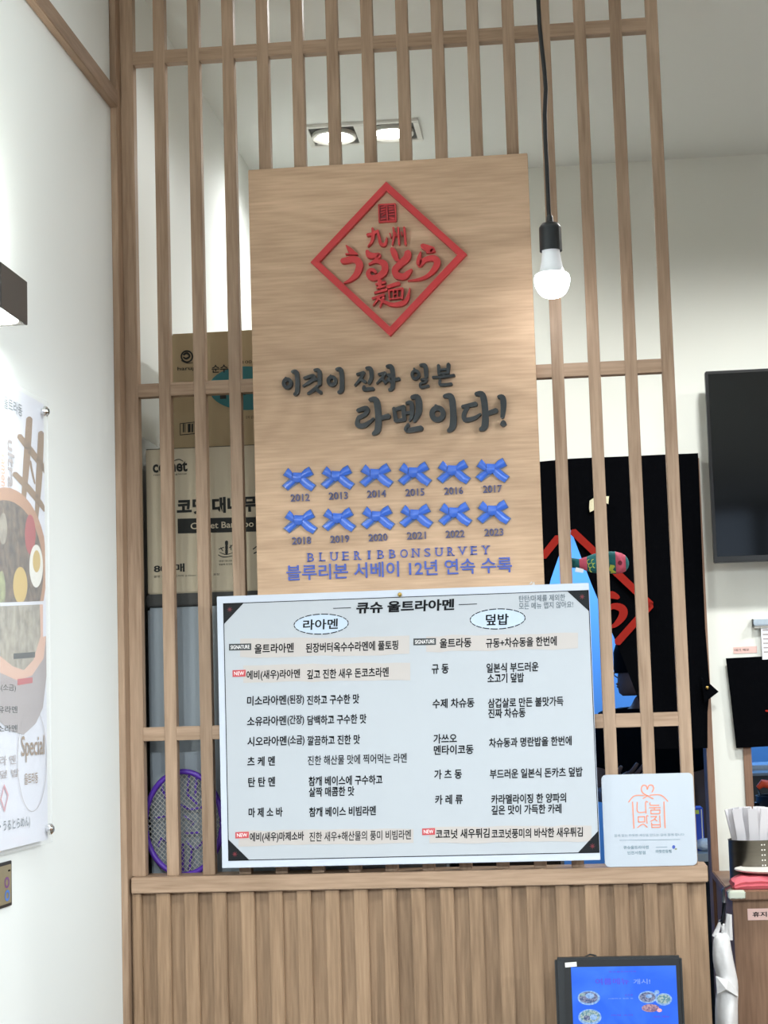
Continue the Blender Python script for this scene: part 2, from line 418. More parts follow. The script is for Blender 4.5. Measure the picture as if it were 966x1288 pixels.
def stroke_outline(pts, n=8):
    """brush stroke: [(x,y,w)] in the plane -> outline, round ends"""
    # smooth by Catmull-Rom
    P = [Vector((p[0], p[1], p[2])) for p in pts]
    if len(P) > 2:
        Q = []
        for i in range(len(P) - 1):
            p0 = P[max(i - 1, 0)]; p1 = P[i]; p2 = P[i + 1]; p3 = P[min(i + 2, len(P) - 1)]
            for k in range(5):
                t = k / 5
                Q.append(0.5 * ((2 * p1) + (p2 - p0) * t + (2 * p0 - 5 * p1 + 4 * p2 - p3) * t * t + (3 * p1 - p0 - 3 * p2 + p3) * t ** 3))
        Q.append(P[-1]); P = Q
    L = []; R = []
    for i, p in enumerate(P):
        a = P[max(i - 1, 0)]; b = P[min(i + 1, len(P) - 1)]
        d = Vector((b.x - a.x, b.y - a.y)); d = d.normalized() if d.length > 1e-9 else Vector((1, 0))
        q = Vector((-d.y, d.x)) * max(p.z, 0.5) / 2
        L.append((p.x + q.x, p.y + q.y)); R.append((p.x - q.x, p.y - q.y))
        if i == 0: d0 = d
        if i == len(P) - 1: d1 = d
    def capend(c, d, r, s):
        out = []
        for k in range(1, 5):
            t = -PI / 2 + PI * k / 5
            out.append((c.x + r * (math.cos(t) * d.x * s - math.sin(t) * -d.y * s), c.y + r * (math.cos(t) * d.y * s - math.sin(t) * d.x * s)))
        return out
    e1 = capend(P[-1], d1, P[-1].z / 2 * 0.7, 1); e0 = capend(P[0], d0, P[0].z / 2 * 0.7, -1)
    return L, R, e0, e1
def stroke_mb(mb, pts, conv, d, jitter=0.0):
    """extruded brush stroke made of quads; conv maps stroke-plane (x,y) to 3D; d is the extrusion"""
    L, R, e0, e1 = stroke_outline(pts)
    d = Vector(d)
    ringpts = L + e1 + R[::-1] + e0
    j = d.normalized() * jitter
    front = [conv(*p) + d + j for p in ringpts]; back = [conv(*p) for p in ringpts]
    b = len(mb.v); n = len(ringpts); mb.v += front + back
    m = len(L)
    for i in range(m - 1):
        mb.f.append((b + i, b + i + 1, b + n - len(e0) - 1 - (i + 1), b + n - len(e0) - 1 - i))
    mb.f.append(tuple([b + m - 1] + [b + m + k for k in range(len(e1))] + [b + m + len(e1)]))
    mb.f.append(tuple([b + n - len(e0) - 1] + [b + n - len(e0) + k for k in range(len(e0))] + [b]))
    for i in range(n):
        k = (i + 1) % n; mb.f.append((b + k, b + i, b + n + i, b + n + k))
    return mb
def crop(ox, oy, sc, y):          # zoomed-photo coordinates -> point on plane y
    return lambda x, z: UY(ox + x / sc, oy + z / sc, y)
def circ(cx, cy, rx, ry, n=24, a0=0.0):
    return [(cx + rx * math.cos(a0 + 2 * PI * i / n), cy + ry * math.sin(a0 + 2 * PI * i / n)) for i in range(n)]

# ------------------------------------------------------------------ setting
def slab(name, m, *a):
    return struct(MB().box(*a).build(name, m))
slab('floor', 'floor', WALLX - 0.1, 4.1, -6.6, 6.1, -0.1, 0)
slab('wall_left', 'wall', WALLX - 0.1, WALLX, -6.5, BACKY + 0.12, 0, CEIL)
slab('ceiling', 'ceil', WALLX - 0.1, 4.1, -6.6, BACKY + 0.12, CEIL, CEIL + 0.1)
slab('wall_right', 'wood_cab', 4.0, 4.1, -6.5, 6.0, 0, CEIL)
# back wall with a kitchen doorway (x .33-.985) and a serving window (x 1.05-1.75)
D0, D1, DT = 0.30, 0.988, 2.05
W0, W1, WB, WT = 1.055, 1.85, 1.12, 1.565
bw = MB()
bw.box(WALLX, D0, BACKY, BACKY + 0.1, 0, CEIL)
bw.box(D0, D1, BACKY, BACKY + 0.1, DT, CEIL)
bw.box(D1, W0, BACKY, BACKY + 0.1, 0, CEIL)
bw.box(W0, W1, BACKY, BACKY + 0.1, WT, CEIL)
bw.box(W0, W1, BACKY, BACKY + 0.1, 0, WB)
bw.box(W1, 4.0, BACKY, BACKY + 0.1, 0, CEIL)
struct(bw.build('wall_back', 'wall_back'))
# wood lining of the doorway and of the serving window
dj = MB()
dj.box(D1 - 0.016, D1, BACKY - 0.006, BACKY + 0.11, 0, DT); dj.box(D0, D0 + 0.016, BACKY - 0.006, BACKY + 0.11, 0, DT)
dj.box(D0 + 0.016, D1 - 0.016, BACKY - 0.006, BACKY + 0.11, DT - 0.016, DT)
struct(dj.build('door_1', 'wood_jamb', bevel=0.001))
wj = MB()
wj.box(W0, W0 + 0.018, BACKY - 0.006, BACKY + 0.11, WB, WT); wj.box(W1 - 0.018, W1, BACKY - 0.006, BACKY + 0.11, WB, WT)
wj.box(W0 + 0.018, W1 - 0.018, BACKY - 0.006, BACKY + 0.11, WT - 0.018, WT); wj.box(W0 + 0.018, W1 - 0.018, BACKY - 0.006, BACKY + 0.11, WB, WB + 0.018)
struct(wj.build('window_1', 'wood_jamb', bevel=0.001))
# kitchen shell
slab('wall_kitchen_back', 'kwall', -0.6, 4.0, 6.0, 6.1, 0, CEIL)
slab('wall_kitchen_left', 'kwall', -0.7, -0.6, BACKY + 0.1, 6.0, 0, CEIL)
slab('ceiling_kitchen', 'ceil', -0.7, 4.1, BACKY + 0.1, 6.1, 2.5, 2.6)
slab('floor_kitchen', 'floor', -0.7, WALLX - 0.1, BACKY + 0.1, 6.1, -0.1, 0)
# shopfront behind the camera: piers, sill, header and a mullioned opening to daylight
fb = MB()
fb.box(WALLX, 4.0, -6.6, -6.5, 0, 0.3); fb.box(WALLX, 4.0, -6.6, -6.5, 2.72, CEIL)
fb.box(WALLX, 0.12, -6.6, -6.5, 0.3, 2.72); fb.box(3.8, 4.0, -6.6, -6.5, 0.3, 2.72)
struct(fb.build('wall_front', 'wood_cab'))
wf = MB()
for x in (0.12, 0.55, 0.98, 1.41, 1.84, 2.27, 2.7, 3.13, 3.56): wf.box(x, x + 0.12, -6.58, -6.52, 0.3, 2.72)
wf.box(0.12, 3.8, -6.575, -6.525, 2.2, 2.26)
struct(wf.build('window_2', 'grey_metal'))
# wooden picture beam on the left wall and the corner stile it runs into
struct(MB().box(WALLX, WALLX + 0.013, -3.0, -0.03, 2.478, 2.507).build('trim_1', 'wood_y', bevel=0.001))
struct(MB().box(WALLX, -0.0215, -0.03, 0.022, 0, CEIL).build('trim_2', 'wood_v', bevel=0.001))

# ------------------------------------------------------------------ lattice partition
CAPZ = 1.239
lat = thing('lattice_partition', 'tall oak slatted lattice screen rising from the ribbed half wall to the ceiling', 'room divider', (0.42, 0.01, CAPZ))
SL0, SP, SW = 0.0343, 0.0576, 0.0193
MB().box(-0.0215, 0.0, 0, 0.022, CAPZ, CEIL).build('post', 'wood_v', lat, bevel=0.0008)
for i in range(15):
    x = SL0 + i * SP
    MB().box(x, x + SW, 0, 0.02, CAPZ, CEIL).build('slat', 'wood_v', lat, bevel=0.0008)
xs = [0.0] + [v for i in range(15) for v in (SL0 + i * SP, SL0 + i * SP + SW)]
for z0, z1 in ((1.45, 1.4717), (2.0032, 2.0247), (2.5598, 2.5816)):
    r = MB()
    for k in range(15): r.box(xs[2 * k], xs[2 * k + 1], 0.0002, 0.0198, z0, z1)
    r.build('rail', 'wood_h', lat, bevel=0.0006)

# ------------------------------------------------------------------ ribbed half wall
hw = thing('half_wall', 'oak half wall with vertical ribs and a square oak cap below the lattice', 'half wall', (0.42, 0.02, 0))
c = MB().box(-0.018, 0.873, -0.022, 0.055, 1.2145, CAPZ).build('cap', 'wood_h', hw, bevel=0.0012)
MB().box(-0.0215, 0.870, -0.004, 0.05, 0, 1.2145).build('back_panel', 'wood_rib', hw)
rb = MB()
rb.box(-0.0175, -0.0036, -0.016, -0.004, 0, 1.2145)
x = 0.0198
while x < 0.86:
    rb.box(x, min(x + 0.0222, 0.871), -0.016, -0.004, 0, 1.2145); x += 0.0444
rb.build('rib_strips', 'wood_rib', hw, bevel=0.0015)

# ------------------------------------------------------------------ restaurant sign
SY = -0.02
sg = thing('restaurant_sign', 'large upright oak sign board with a red diamond emblem, charcoal lettering and blue ribbons', 'sign', (0.42, SY, 1.6))
a = UY(312.5, 213.5, SY); b_ = UY(667, 192.5, SY); e_ = UY(681, 735, SY)
SX0 = UY(318, 480, SY).x; SX1 = (b_.x + e_.x) / 2; SZ1 = (a.z + b_.z) / 2
MB().box(SX0, SX1, SY, -0.0005, 1.50, SZ1).build('board', 'wood_sign', sg, bevel=0.0008)
T = 0.010
d_out = Vector((0, -T, 0))
# red diamond frame
cs = [UY(*q, SY) for q in ((486.4, 230.5), (587.5, 321.4), (491.6, 424), (391.6, 331.6))]
cc = sum(cs, Vector()) / 4
inn = [cc + (p - cc) * 0.884 for p in cs]
MB().ring(cs, inn, d_out).build('diamond_frame', 'red', sg)
# seal
k2 = crop(420, 250, 6.9, SY)
MB().prism([k2(385, 58), k2(540, 48), k2(548, 202), k2(392, 215)], (0, -0.004, 0)).build('seal_ground', 'dkred', sg)
sm = MB()
for s in ([(392, 62, 12), (535, 53, 12)], [(535, 53, 12), (541, 200, 12)], [(541, 200, 12), (397, 210, 12)], [(397, 210, 12), (392, 62, 12)],
          [(462, 70, 10), (468, 195, 10)], [(410, 84, 9), (450, 76, 9)], [(412, 106, 9), (452, 98, 9)], [(412, 130, 8), (450, 116, 8)], [(420, 155, 8), (452, 132, 8)],
          [(412, 186, 9), (454, 180, 9)], [(480, 78, 9), (522, 80, 9)], [(480, 100, 9), (524, 96, 9)], [(482, 124, 9), (526, 118, 9)], [(482, 146, 9), (528, 142, 9)], [(484, 168, 8), (526, 172, 8)], [(486, 188, 8), (528, 184, 8)]):
    stroke_mb(sm, s, k2, (0, -0.007, 0))
sm.build('seal_mark', 'red', sg)
def letter(name, strokes, k, m, t=T):
    mb = MB(); g = 1.2 if m == 'red' else 1.14
    strokes = [[(x, y, w * g if w > 12 else w) for x, y, w in s] for s in strokes]
    for i, s in enumerate(strokes): stroke_mb(mb, s, k, (0, -t, 0), 0.00004 * i)
    o = mb.build(name, m, sg); return o
k3 = crop(420, 310, 6.9, SY)
letter('letter', [[(340, 268, 16), (346, 325, 24), (332, 385, 18), (300, 425, 9)], [(296, 325, 22), (335, 318, 20), (388, 290, 18)], [(385, 292, 18), (398, 350, 20), (412, 402, 24), (448, 408, 22), (465, 348, 8)]], k2, 'red')
letter('letter', [[(490, 312, 12), (500, 348, 12)], [(520, 262, 14), (526, 330, 15), (510, 412, 12)], [(538, 305, 11), (548, 335, 11)], [(562, 262, 15), (570, 408, 13)], [(588, 300, 11), (598, 332, 11)], [(614, 260, 15), (626, 410, 15)]], k2, 'red')
letter('letter', [[(112, 2, 8), (145, 42, 34), (180, 68, 26), (208, 76, 12)], [(108, 76, 10), (208, 78, 12)], [(78, 138, 38), (115, 132, 44), (185, 122, 46), (228, 168, 52), (205, 245, 44), (150, 300, 26), (92, 328, 8)]], k3, 'red')
letter('letter', [[(292, 50, 22), (312, 85, 44), (350, 92, 38), (398, 86, 28), (372, 122, 20), (310, 166, 10)], [(310, 166, 14), (372, 142, 22), (438, 158, 46), (445, 220, 48), (400, 268, 44), (335, 284, 38), (302, 250, 32), (318, 216, 24), (352, 218, 24), (368, 240, 20)]], k3, 'red')
letter('letter', [[(508, 32, 30), (528, 70, 46), (545, 112, 36), (562, 135, 20)], [(648, 62, 48), (635, 112, 52), (575, 168, 46), (535, 215, 46), (552, 262, 48), (612, 272, 46), (652, 238, 34), (680, 208, 10)]], k3, 'red')
letter('letter', [[(768, 4, 30), (818, 28, 46), (868, 44, 34), (806, 64, 10)], [(758, 58, 10), (744, 112, 30), (748, 162, 44), (792, 128, 34), (862, 112, 42), (900, 142, 48), (882, 198, 42), (822, 262, 26), (742, 296, 18), (645, 308, 7)]], k3, 'red')
letter('letter', [[(402, 306, 32), (406, 370, 22)], [(370, 340, 14), (450, 320, 20)], [(378, 372, 12), (446, 354, 16)], [(358, 412, 14), (462, 386, 18)], [(338, 462, 14), (440, 430, 18)], [(405, 440, 18), (345, 522, 10)], [(436, 452, 18), (404, 538, 10)], [(392, 462, 14), (452, 502, 16)],
                  [(470, 362, 24), (570, 330, 26)], [(482, 392, 14), (486, 470, 12)], [(482, 394, 12), (602, 376, 16)], [(600, 378, 18), (596, 462, 16)], [(486, 468, 12), (600, 454, 12)], [(522, 396, 9), (522, 460, 9)], [(556, 390, 9), (556, 455, 9)], [(522, 428, 8), (556, 422, 8)],
                  [(442, 488, 16), (505, 515, 26), (590, 508, 34), (640, 468, 26), (664, 372, 7)]], k3, 'red')
# charcoal hangul lettering
k4 = crop(350, 450, 6.44, SY); k5 = crop(340, 440, 3.019, SY); k6 = crop(440, 490, 4.6, SY)
def ringstroke(cx, cy, rx, ry, w):
    return [(p[0], p[1], w) for p in circ(cx, cy, rx, ry, 12, -PI / 2)] + [(cx, cy - ry, w)]
letter('letter', [ringstroke(80, 214, 29, 34, 25), [(66, 168, 14), (84, 190, 22)], [(118, 122, 20), (152, 126, 32), (162, 200, 30), (158, 285, 32), (136, 304, 20)]], k4, 'charcoal')
letter('letter', [[(215, 172, 18), (290, 155, 28), (278, 190, 26), (208, 238, 14)], [(268, 190, 20), (325, 180, 20)], [(298, 108, 18), (338, 118, 30), (340, 225, 28)], [(325, 235, 20), (300, 262, 24), (246, 298, 16)], [(305, 258, 20), (352, 290, 26)]], k4, 'charcoal')
letter('letter', [ringstroke(440, 195, 29, 32, 25), [(428, 150, 14), (446, 172, 22)], [(475, 102, 20), (512, 106, 32), (522, 190, 30), (518, 268, 32), (492, 288, 20)]], k4, 'charcoal')
letter('letter', [[(642, 142, 18), (700, 128, 24)], [(692, 134, 24), (670, 180, 22), (626, 232, 14)], [(672, 180, 18), (712, 205, 22)], [(716, 92, 18), (752, 98, 30), (760, 165, 28), (738, 215, 22)], [(702, 238, 20), (702, 262, 26), (775, 258, 26)]], k4, 'charcoal')
letter('letter', [[(818, 142, 18), (872, 130, 22)], [(866, 136, 22), (842, 175, 20), (802, 216, 12)], [(840, 175, 16), (872, 204, 20)], [(885, 148, 16), (915, 145, 18)], [(912, 150, 18), (895, 185, 18), (868, 218, 12)], [(898, 180, 14), (916, 205, 16)], [(882, 78, 20), (922, 84, 32), (934, 175, 30), (928, 250, 30), (902, 268, 20)], [(935, 188, 22), (985, 178, 24)]], k4, 'charcoal')
letter('letter', [ringstroke(553, 98, 13, 15, 11), [(547, 74, 7), (556, 88, 9)], [(570, 62, 9), (590, 66, 15), (594, 106, 13)], [(574, 117, 8), (594, 115, 10), (590, 127, 9), (572, 132, 9), (575, 146, 10), (603, 140, 10)]], k5, 'charcoal')
letter('letter', [[(640, 62, 12), (642, 96, 12)], [(678, 58, 13), (676, 92, 12)], [(642, 80, 8), (676, 77, 8)], [(642, 95, 9), (676, 91, 9)], [(660, 92, 9), (660, 106, 9)], [(618, 108, 9), (660, 106, 10), (700, 100, 10)], [(646, 116, 9), (648, 136, 11), (690, 133, 11)]], k5, 'charcoal')
letter('letter', [[(48, 126, 18), (100, 114, 26), (94, 146, 22), (52, 168, 20)], [(52, 168, 18), (48, 208, 24), (88, 212, 24), (142, 172, 12)], [(118, 64, 18), (155, 68, 32), (168, 150, 32), (165, 235, 32), (138, 262, 18)], [(176, 172, 22), (230, 158, 26)]], k6, 'charcoal')
letter('letter', [[(258, 112, 18), (270, 186, 22)], [(268, 120, 18), (318, 104, 20)], [(312, 106, 22), (318, 176, 20)], [(270, 186, 18), (322, 178, 18)], [(318, 142, 16), (352, 138, 16)], [(330, 84, 14), (358, 84, 22), (362, 150, 20), (348, 186, 12)], [(360, 50, 18), (396, 54, 32), (402, 130, 32), (376, 188, 18)], [(342, 206, 16), (332, 240, 24), (418, 228, 28)]], k6, 'charcoal')
letter('letter', [ringstroke(510, 145, 32, 34, 26), [(498, 96, 14), (516, 118, 24)], [(548, 44, 18), (588, 48, 32), (600, 130, 32), (598, 215, 34), (572, 244, 18)]], k6, 'charcoal')
letter('letter', [[(652, 104, 16), (732, 88, 24)], [(684, 104, 20), (662, 150, 22), (672, 180, 24), (722, 170, 20), (758, 146, 12)], [(730, 30, 18), (770, 38, 32), (785, 130, 32), (782, 215, 34), (756, 236, 18)], [(792, 146, 22), (850, 126, 26)]], k6, 'charcoal')
letter('exclamation_mark', [[(860, 46, 16), (886, 54, 30), (890, 110, 28), (884, 165, 20)], [(890, 192, 26), (890, 206, 34)]], k6, 'charcoal')
# twelve ribbons with years
rib_x = [376.5, 425, 473.8, 522, 571, 619.5]
r1y = [603, 601, 598.5, 596.5, 594, 592]; r2y = [656.5, 654, 651.5, 649.5, 647, 644.5]
yr_x = [377.7, 425.7, 473.8, 522, 570.7, 619.5]; yr1 = [626, 623.6, 621.2, 619.3, 617.4, 615]; yr2 = [680, 678, 676, 673.7, 671.7, 669.5]
def ribbon(cx, cy):
    sc = 12.075
    def k(x, z): return UY(cx + (x - 330) / sc * 1.04, cy + (z - 275) / sc * 1.04, SY)
    def outline(g, lift):
        out = [(235, 185), (170, 105), (90, 215), (180, 265), (75, 372), (165, 445), (325, 325), (505, 458), (585, 365), (455, 262), (548, 205), (478, 88), (405, 130), (365, 178)]
        return [k(*q) for q in out]
    edge = MB().prism(outline(1, 0), (0, -0.0022, 0)).build('ribbon_bow', 'ribbon_edge', sg)
    tails = MB(); loops = MB(); knot = MB(); back = MB()
    def loft_strip(mb, secs, ribs=6):
        # secs: [(p_a, p_b, bulge)] edges of the ribbon in picture units, with lift in metres
        rings = []
        for (ax, ay), (bx, by), l0, l1 in secs:
            A0 = k(ax, ay); B0 = k(bx, by); A = A0.lerp(B0, -0.06); B = B0.lerp(A0, -0.06)
            top = [A.lerp(B, t) + Vector((0, -(0.0022 + l0 * 0.5 + (l1 - l0) * 0.55 * math.sin(PI * t)), 0)) for t in [i / ribs for i in range(ribs + 1)]]
            bot = [A.lerp(B, t) + Vector((0, -0.0015, 0)) for t in [1 - i / ribs for i in range(ribs + 1)]]
            rings.append(top + bot)
        mb.sm = True; mb.loft(rings)
    loft_strip(tails, [((300, 225), (270, 300), .004, .006), ((215, 285), (275, 325), .003, .005), ((150, 330), (215, 375), .002, .004), ((95, 372), (165, 428), .002, .003)])
    loft_strip(tails, [((330, 300), (390, 235), .004, .006), ((385, 365), (455, 285), .003, .005), ((430, 405), (510, 335), .002, .004), ((515, 440), (565, 365), .002, .003)])
    loft_strip(loops, [((235, 190), (235, 285), .004, .007), ((200, 145), (185, 255), .004, .009), ((165, 125), (110, 215), .003, .006)])
    loft_strip(loops, [((370, 275), (365, 190), .004, .007), ((425, 245), (415, 140), .004, .009), ((530, 200), (475, 105), .003, .006)])
    loft_strip(knot, [((245, 185), (240, 300), .006, .010), ((305, 190), (300, 320), .007, .012), ((372, 190), (362, 300), .006, .010)])
    o = edge; tails.build('ribbon_tails', 'ribbon', sub(o))
    loops.build('ribbon_loops', 'ribbon', sub(o)); knot.build('ribbon_knot', 'ribbon', sub(o))
for row, (ry, yy, y0) in enumerate(((r1y, yr1, 2012), (r2y, yr2, 2018))):
    for i in range(6):
        ribbon(rib_x[i] + (1.8 if row else 0), ry[i])
        xx = yr_x[i] + (1.8 if row else 0)
        text_px(str(y0 + i), xx - 11.9, xx + 11.9, yy[i], 9.2, SY, bold=0.008, thick=0.003, mb=None).build('year_number', 'navy', sg)
# serif capitals, set apart letter by letter
bl = 'BLUERIBBONSURVEY'
mbs = MB()
x0, x1 = 391, 611
for i, ch in enumerate(bl):
    px = x0 + (x1 - x0) * i / 15; py = 701.2 - (i / 15) * 9.4
    wch = {'I': 2.6, 'O': 9.6, 'N': 9, 'U': 9, 'V': 9.4, 'Y': 9, 'L': 7}.get(ch, 7.8)
    text_px(ch, px - wch / 2, px + wch / 2, py, 10.6, SY, bold=0.0, thick=0.002, mb=mbs)
    # little serifs
    feet = {'B': [-2.6], 'L': [-2.4], 'U': [], 'E': [-2.8], 'R': [-2.6, 3], 'I': [0], 'N': [-3.6], 'O': [], 'S': [], 'V': [], 'Y': [0]}[ch]
    heads = {'B': [-2.6], 'L': [-2.4], 'U': [-3.4, 3.4], 'E': [-2.8], 'R': [-2.6], 'I': [0], 'N': [-3.6, 3.6], 'O': [], 'S': [], 'V': [-3.8, 3.8], 'Y': [-3.4, 3.4]}[ch]
    for q, dy in [(f_, 5.0) for f_ in feet] + [(h_, -5.0) for h_ in heads]:
        p = UY(px + q, py + dy, SY); mbs.box(p.x - 0.0026, p.x + 0.0026, SY - 0.002, SY, p.z - 0.0006, p.z + 0.0006)
mbs.build('survey_lettering', 'blue', sg)
text_px('블루리본 서베이 12년 연속 수록', 360.4, 644, 720, 19.5, SY, bold=0.012, thick=0.002, ym2=711).build('survey_lettering', 'blue', sg)

# ------------------------------------------------------------------ menu board
BY = -0.032
bd = thing('menu_board', 'wide white menu board with black corners and Korean text, pinned below the oak sign', 'menu board', (0.42, BY, 1.25))
a = UY(272, 749.5, BY); b_ = UY(741, 734, BY); c_ = UY(755, 1083.3, BY); d_ = UY(280, 1090.5, BY)
bx0 = (a.x + d_.x) / 2; bx1 = (b_.x + c_.x) / 2; bz1 = (a.z + b_.z) / 2; bz0 = (c_.z + d_.z) / 2
MB().box(bx0, bx1, BY, SY - 0.0006, bz0, bz1).build('panel', 'board', bd, bevel=0.0006)
P1 = BY - 0.0004; P2 = BY - 0.0007; P3 = BY - 0.0010
g0 = UY(281.3, 756.8, P1); g1 = UY(753, 1074, P1); gx1 = bx1 - 0.0008
gz1 = (g0.z + UY(740.3, 744.2, P1).z) / 2; gz0 = (g1.z + UY(286.6, 1081.4, P1).z) / 2
gx0 = (g0.x + UY(286.6, 1081.4, P1).x) / 2
MB().poly([(gx0, P1, gz0), (gx1, P1, gz0), (gx1, P1, gz1), (gx0, P1, gz1)]).build('printed_sheet', 'print', bd)
fr = 0.0011
MB().ring([(gx0, P2, gz0), (gx1, P2, gz0), (gx1, P2, gz1), (gx0, P2, gz1)], [(gx0 + fr, P2, gz0 + fr), (gx1 - fr, P2, gz0 + fr), (gx1 - fr, P2, gz1 - fr), (gx0 + fr, P2, gz1 - fr)]).build('border_line', 'ink', bd)
tl = 0.0335
for sx, sz, X_, Z_ in ((1, -1, gx0, gz1), (-1, -1, gx1, gz1), (1, 1, gx0, gz0), (-1, 1, gx1, gz0)):
    t_ = MB().poly([(X_, P2, Z_), (X_ + sx * tl, P2, Z_), (X_, P2, Z_ + sz * tl)]).build('corner_print', 'corner', bd)
    f_ = MB(); cx_, cz_ = X_ + sx * tl * 0.31, Z_ + sz * tl * 0.30
    for q in range(8):
        an = PI * q / 4; ux, uz = math.cos(an), math.sin(an)
        f_.poly([(cx_ - uz * 0.0006, P3, cz_ + ux * 0.0006), (cx_ + ux * 0.0050, P3, cz_ + uz * 0.0050), (cx_ + uz * 0.0006, P3, cz_ - ux * 0.0006)])
    f_.build('corner_flower', 'corner_red', sub(t_))
def band(x0, x1, y0, y1, dy):
    mb = MB(); pts = []
    for i in range(13):
        t = i / 12; pts.append((x0 + (x1 - x0) * t, y0 - dy * t + random.uniform(-1, 1)))
    for i in range(13):
        t = 1 - i / 12; pts.append((x0 + (x1 - x0) * t, y1 - dy * t + random.uniform(-1, 1)))
    mb.poly([UY(px, py, P2) for px, py in pts]).build('highlight_band', 'band', bd)
band(302, 515, 804, 827, 4); band(306, 516, 837, 859, 4); band(300, 520, 1045, 1064, 3)
band(536, 727, 800, 820, 4); band(540, 744, 1041, 1061, 3)
for cx_, cy_, rx_, ry_ in ((404, 785, 33.5, 12), (626, 778.5, 34, 12)):
    MB().poly([UY(px, py - (px - cx_) * 0.035, P2) for px, py in circ(cx_, cy_, rx_, ry_, 40)]).build('heading_oval', 'oval', bd)
    dash = MB()
    for q in range(20):
        t0 = 2 * PI * q / 20; seg = []
        for rr in (0.0, 1.1):
            row = [UY(cx_ + (rx_ + rr) * math.cos(t0 + t), cy_ + (ry_ + rr) * math.sin(t0 + t) - rx_ * math.cos(t0 + t) * 0.035, P3) for t in (0, 0.09, 0.18, 0.26)]
            seg.append(row)
        dash.poly(seg[0] + seg[1][::-1])
    dash.build('heading_outline', 'ink', bd)
def mline(s, x0, x1, ym, h=12.5, bold=0.023, m='ink', nm='menu_text'):
    # ym is the height in the middle of the line
    text_px(s, x0, x1, ym, h, P3, bold=bold, shear=0.05).build(nm, m, bd)
mline('큐슈 울트라아멘', 448, 571.5, 762.5, 14.5, 0.035, nm='title_text')
for x0, x1, yy in ((419, 441.5, 765.2), (577, 600, 760.5)):
    p, q = UY(x0, yy, P3), UY(x1, yy, P3); MB().box(p.x, q.x, P3 - 0.0001, P3, p.z - 0.0005, p.z + 0.0005).build('title_rule', 'ink', bd)
mline('라아멘', 381, 425, 785.3, 13, 0.02); mline('덮밥', 611, 640, 779.2, 14, 0.02)
mline('탄탄/마제를 제외한', 652.7, 711, 752.3, 8.5, 0.01, 'inkfade'); mline('모든 메뉴 맵지 않아요!', 652.5, 721, 761.3, 8.5, 0.01, 'inkfade')
def badge(s, x0, x1, y0, y1, m):
    o = MB().poly([UY(x0, y0 + .3, P3), UY(x1, y0 - .3, P3), UY(x1, y1 - .3, P3), UY(x0, y1 + .3, P3)]).build('badge', m, bd)
    text_px(s, x0 + 2, x1 - 2, (y0 + y1) / 2, (y1 - y0) * 0.56, P3 - 0.0003, bold=0.01).build('badge_text', 'white_ink', sub(o))
badge('SIGNATURE', 288, 316, 809.6, 818, 'badge_black'); badge('SIGNATURE', 520, 548.4, 802.8, 811.4, 'badge_black')
badge('NEW', 292.5, 309, 842.7, 851.2, 'badge_red'); badge('NEW', 296, 313, 1046.4, 1054.4, 'badge_red'); badge('NEW', 531, 547.2, 1041.8, 1050.2, 'badge_red')
for s, x0, x1, ym in (
    ('울트라아멘', 320, 369.5, 815.4), ('된장버터옥수수라멘에 풀토핑', 384.5, 501, 813.2), ('에비(새우)라아멘', 310, 377.5, 849), ('깊고 진한 새우 돈코츠라멘', 386, 489, 846.8),
    ('미소라아멘', 310.6, 360, 881), ('(된장)', 361.5, 382.5, 880.4), ('진하고 구수한 맛', 386, 452, 879.8),
    ('소유라아멘', 310.6, 360, 906.8), ('(간장)', 361.5, 382.5, 906), ('담백하고 구수한 맛', 386.5, 461, 905),
    ('시오라아멘', 311, 360.5, 932.2), ('(소금)', 362, 383, 931.6), ('깔끔하고 진한 맛', 386.5, 453, 930.8),
    ('츠 케 멘', 311, 345.8, 957.5), ('진한 해산물 맛에 찍어먹는 라멘', 387, 511.7, 955), ('탄 탄 멘', 312, 346, 983.4), ('참깨 베이스에 구수하고', 388, 481, 981.6), ('살짝 매콤한 맛', 388.4, 445.8, 995.6),
    ('마 제 소 바', 312.5, 355.6, 1021.6), ('참깨 베이스 비빔라멘', 388.7, 472.8, 1020.5), ('에비(새우)마제소바', 314, 382.5, 1053), ('진한 새우+해산물의 풍미 비빔라멘', 389, 517, 1051.2),
    ('울트라동', 553, 593, 808.6), ('규동+차슈동을 한번에', 611, 700.6, 807.6), ('규 동', 543, 564.4, 841.3), ('일본식 부드러운', 612, 677.4, 839.4), ('소고기 덮밥', 613, 659.2, 852.8),
    ('수제 차슈동', 544, 596.7, 884.4), ('삼겹살로 만든 불맛가득', 613.6, 708.7, 883.2), ('진짜 차슈동', 614, 661, 896.8), ('가쓰오', 545, 574.6, 929), ('멘타이코동', 545.5, 595.6, 943), ('차슈동과 명란밥을 한번에', 615, 719.4, 933),
    ('가 츠 동', 546, 581, 973.8), ('부드러운 일본식 돈카츠 덮밥', 616, 733, 972.2), ('카 레 류', 547, 582, 1005.6), ('카라멜라이징 한 양파의', 617.7, 712.4, 1004.4), ('깊은 맛이 가득한 카레', 618, 706.6, 1018),
    ('코코넛 새우튀김', 547.7, 616, 1048.5), ('코코넛풍미의 바삭한 새우튀김', 618, 733.4, 1047.6)):
    mline(s, x0, x1, ym, 12.2 if '(' not in s else 13.2, bold=0.012 if '해' in s else 0.023)
p = UY(503, 748, BY)
MB().ball((p.x, BY - 0.002, p.z), (0.0035, 0.003, 0.0035), 14, 8).build('brass_pin', 'brass', bd)
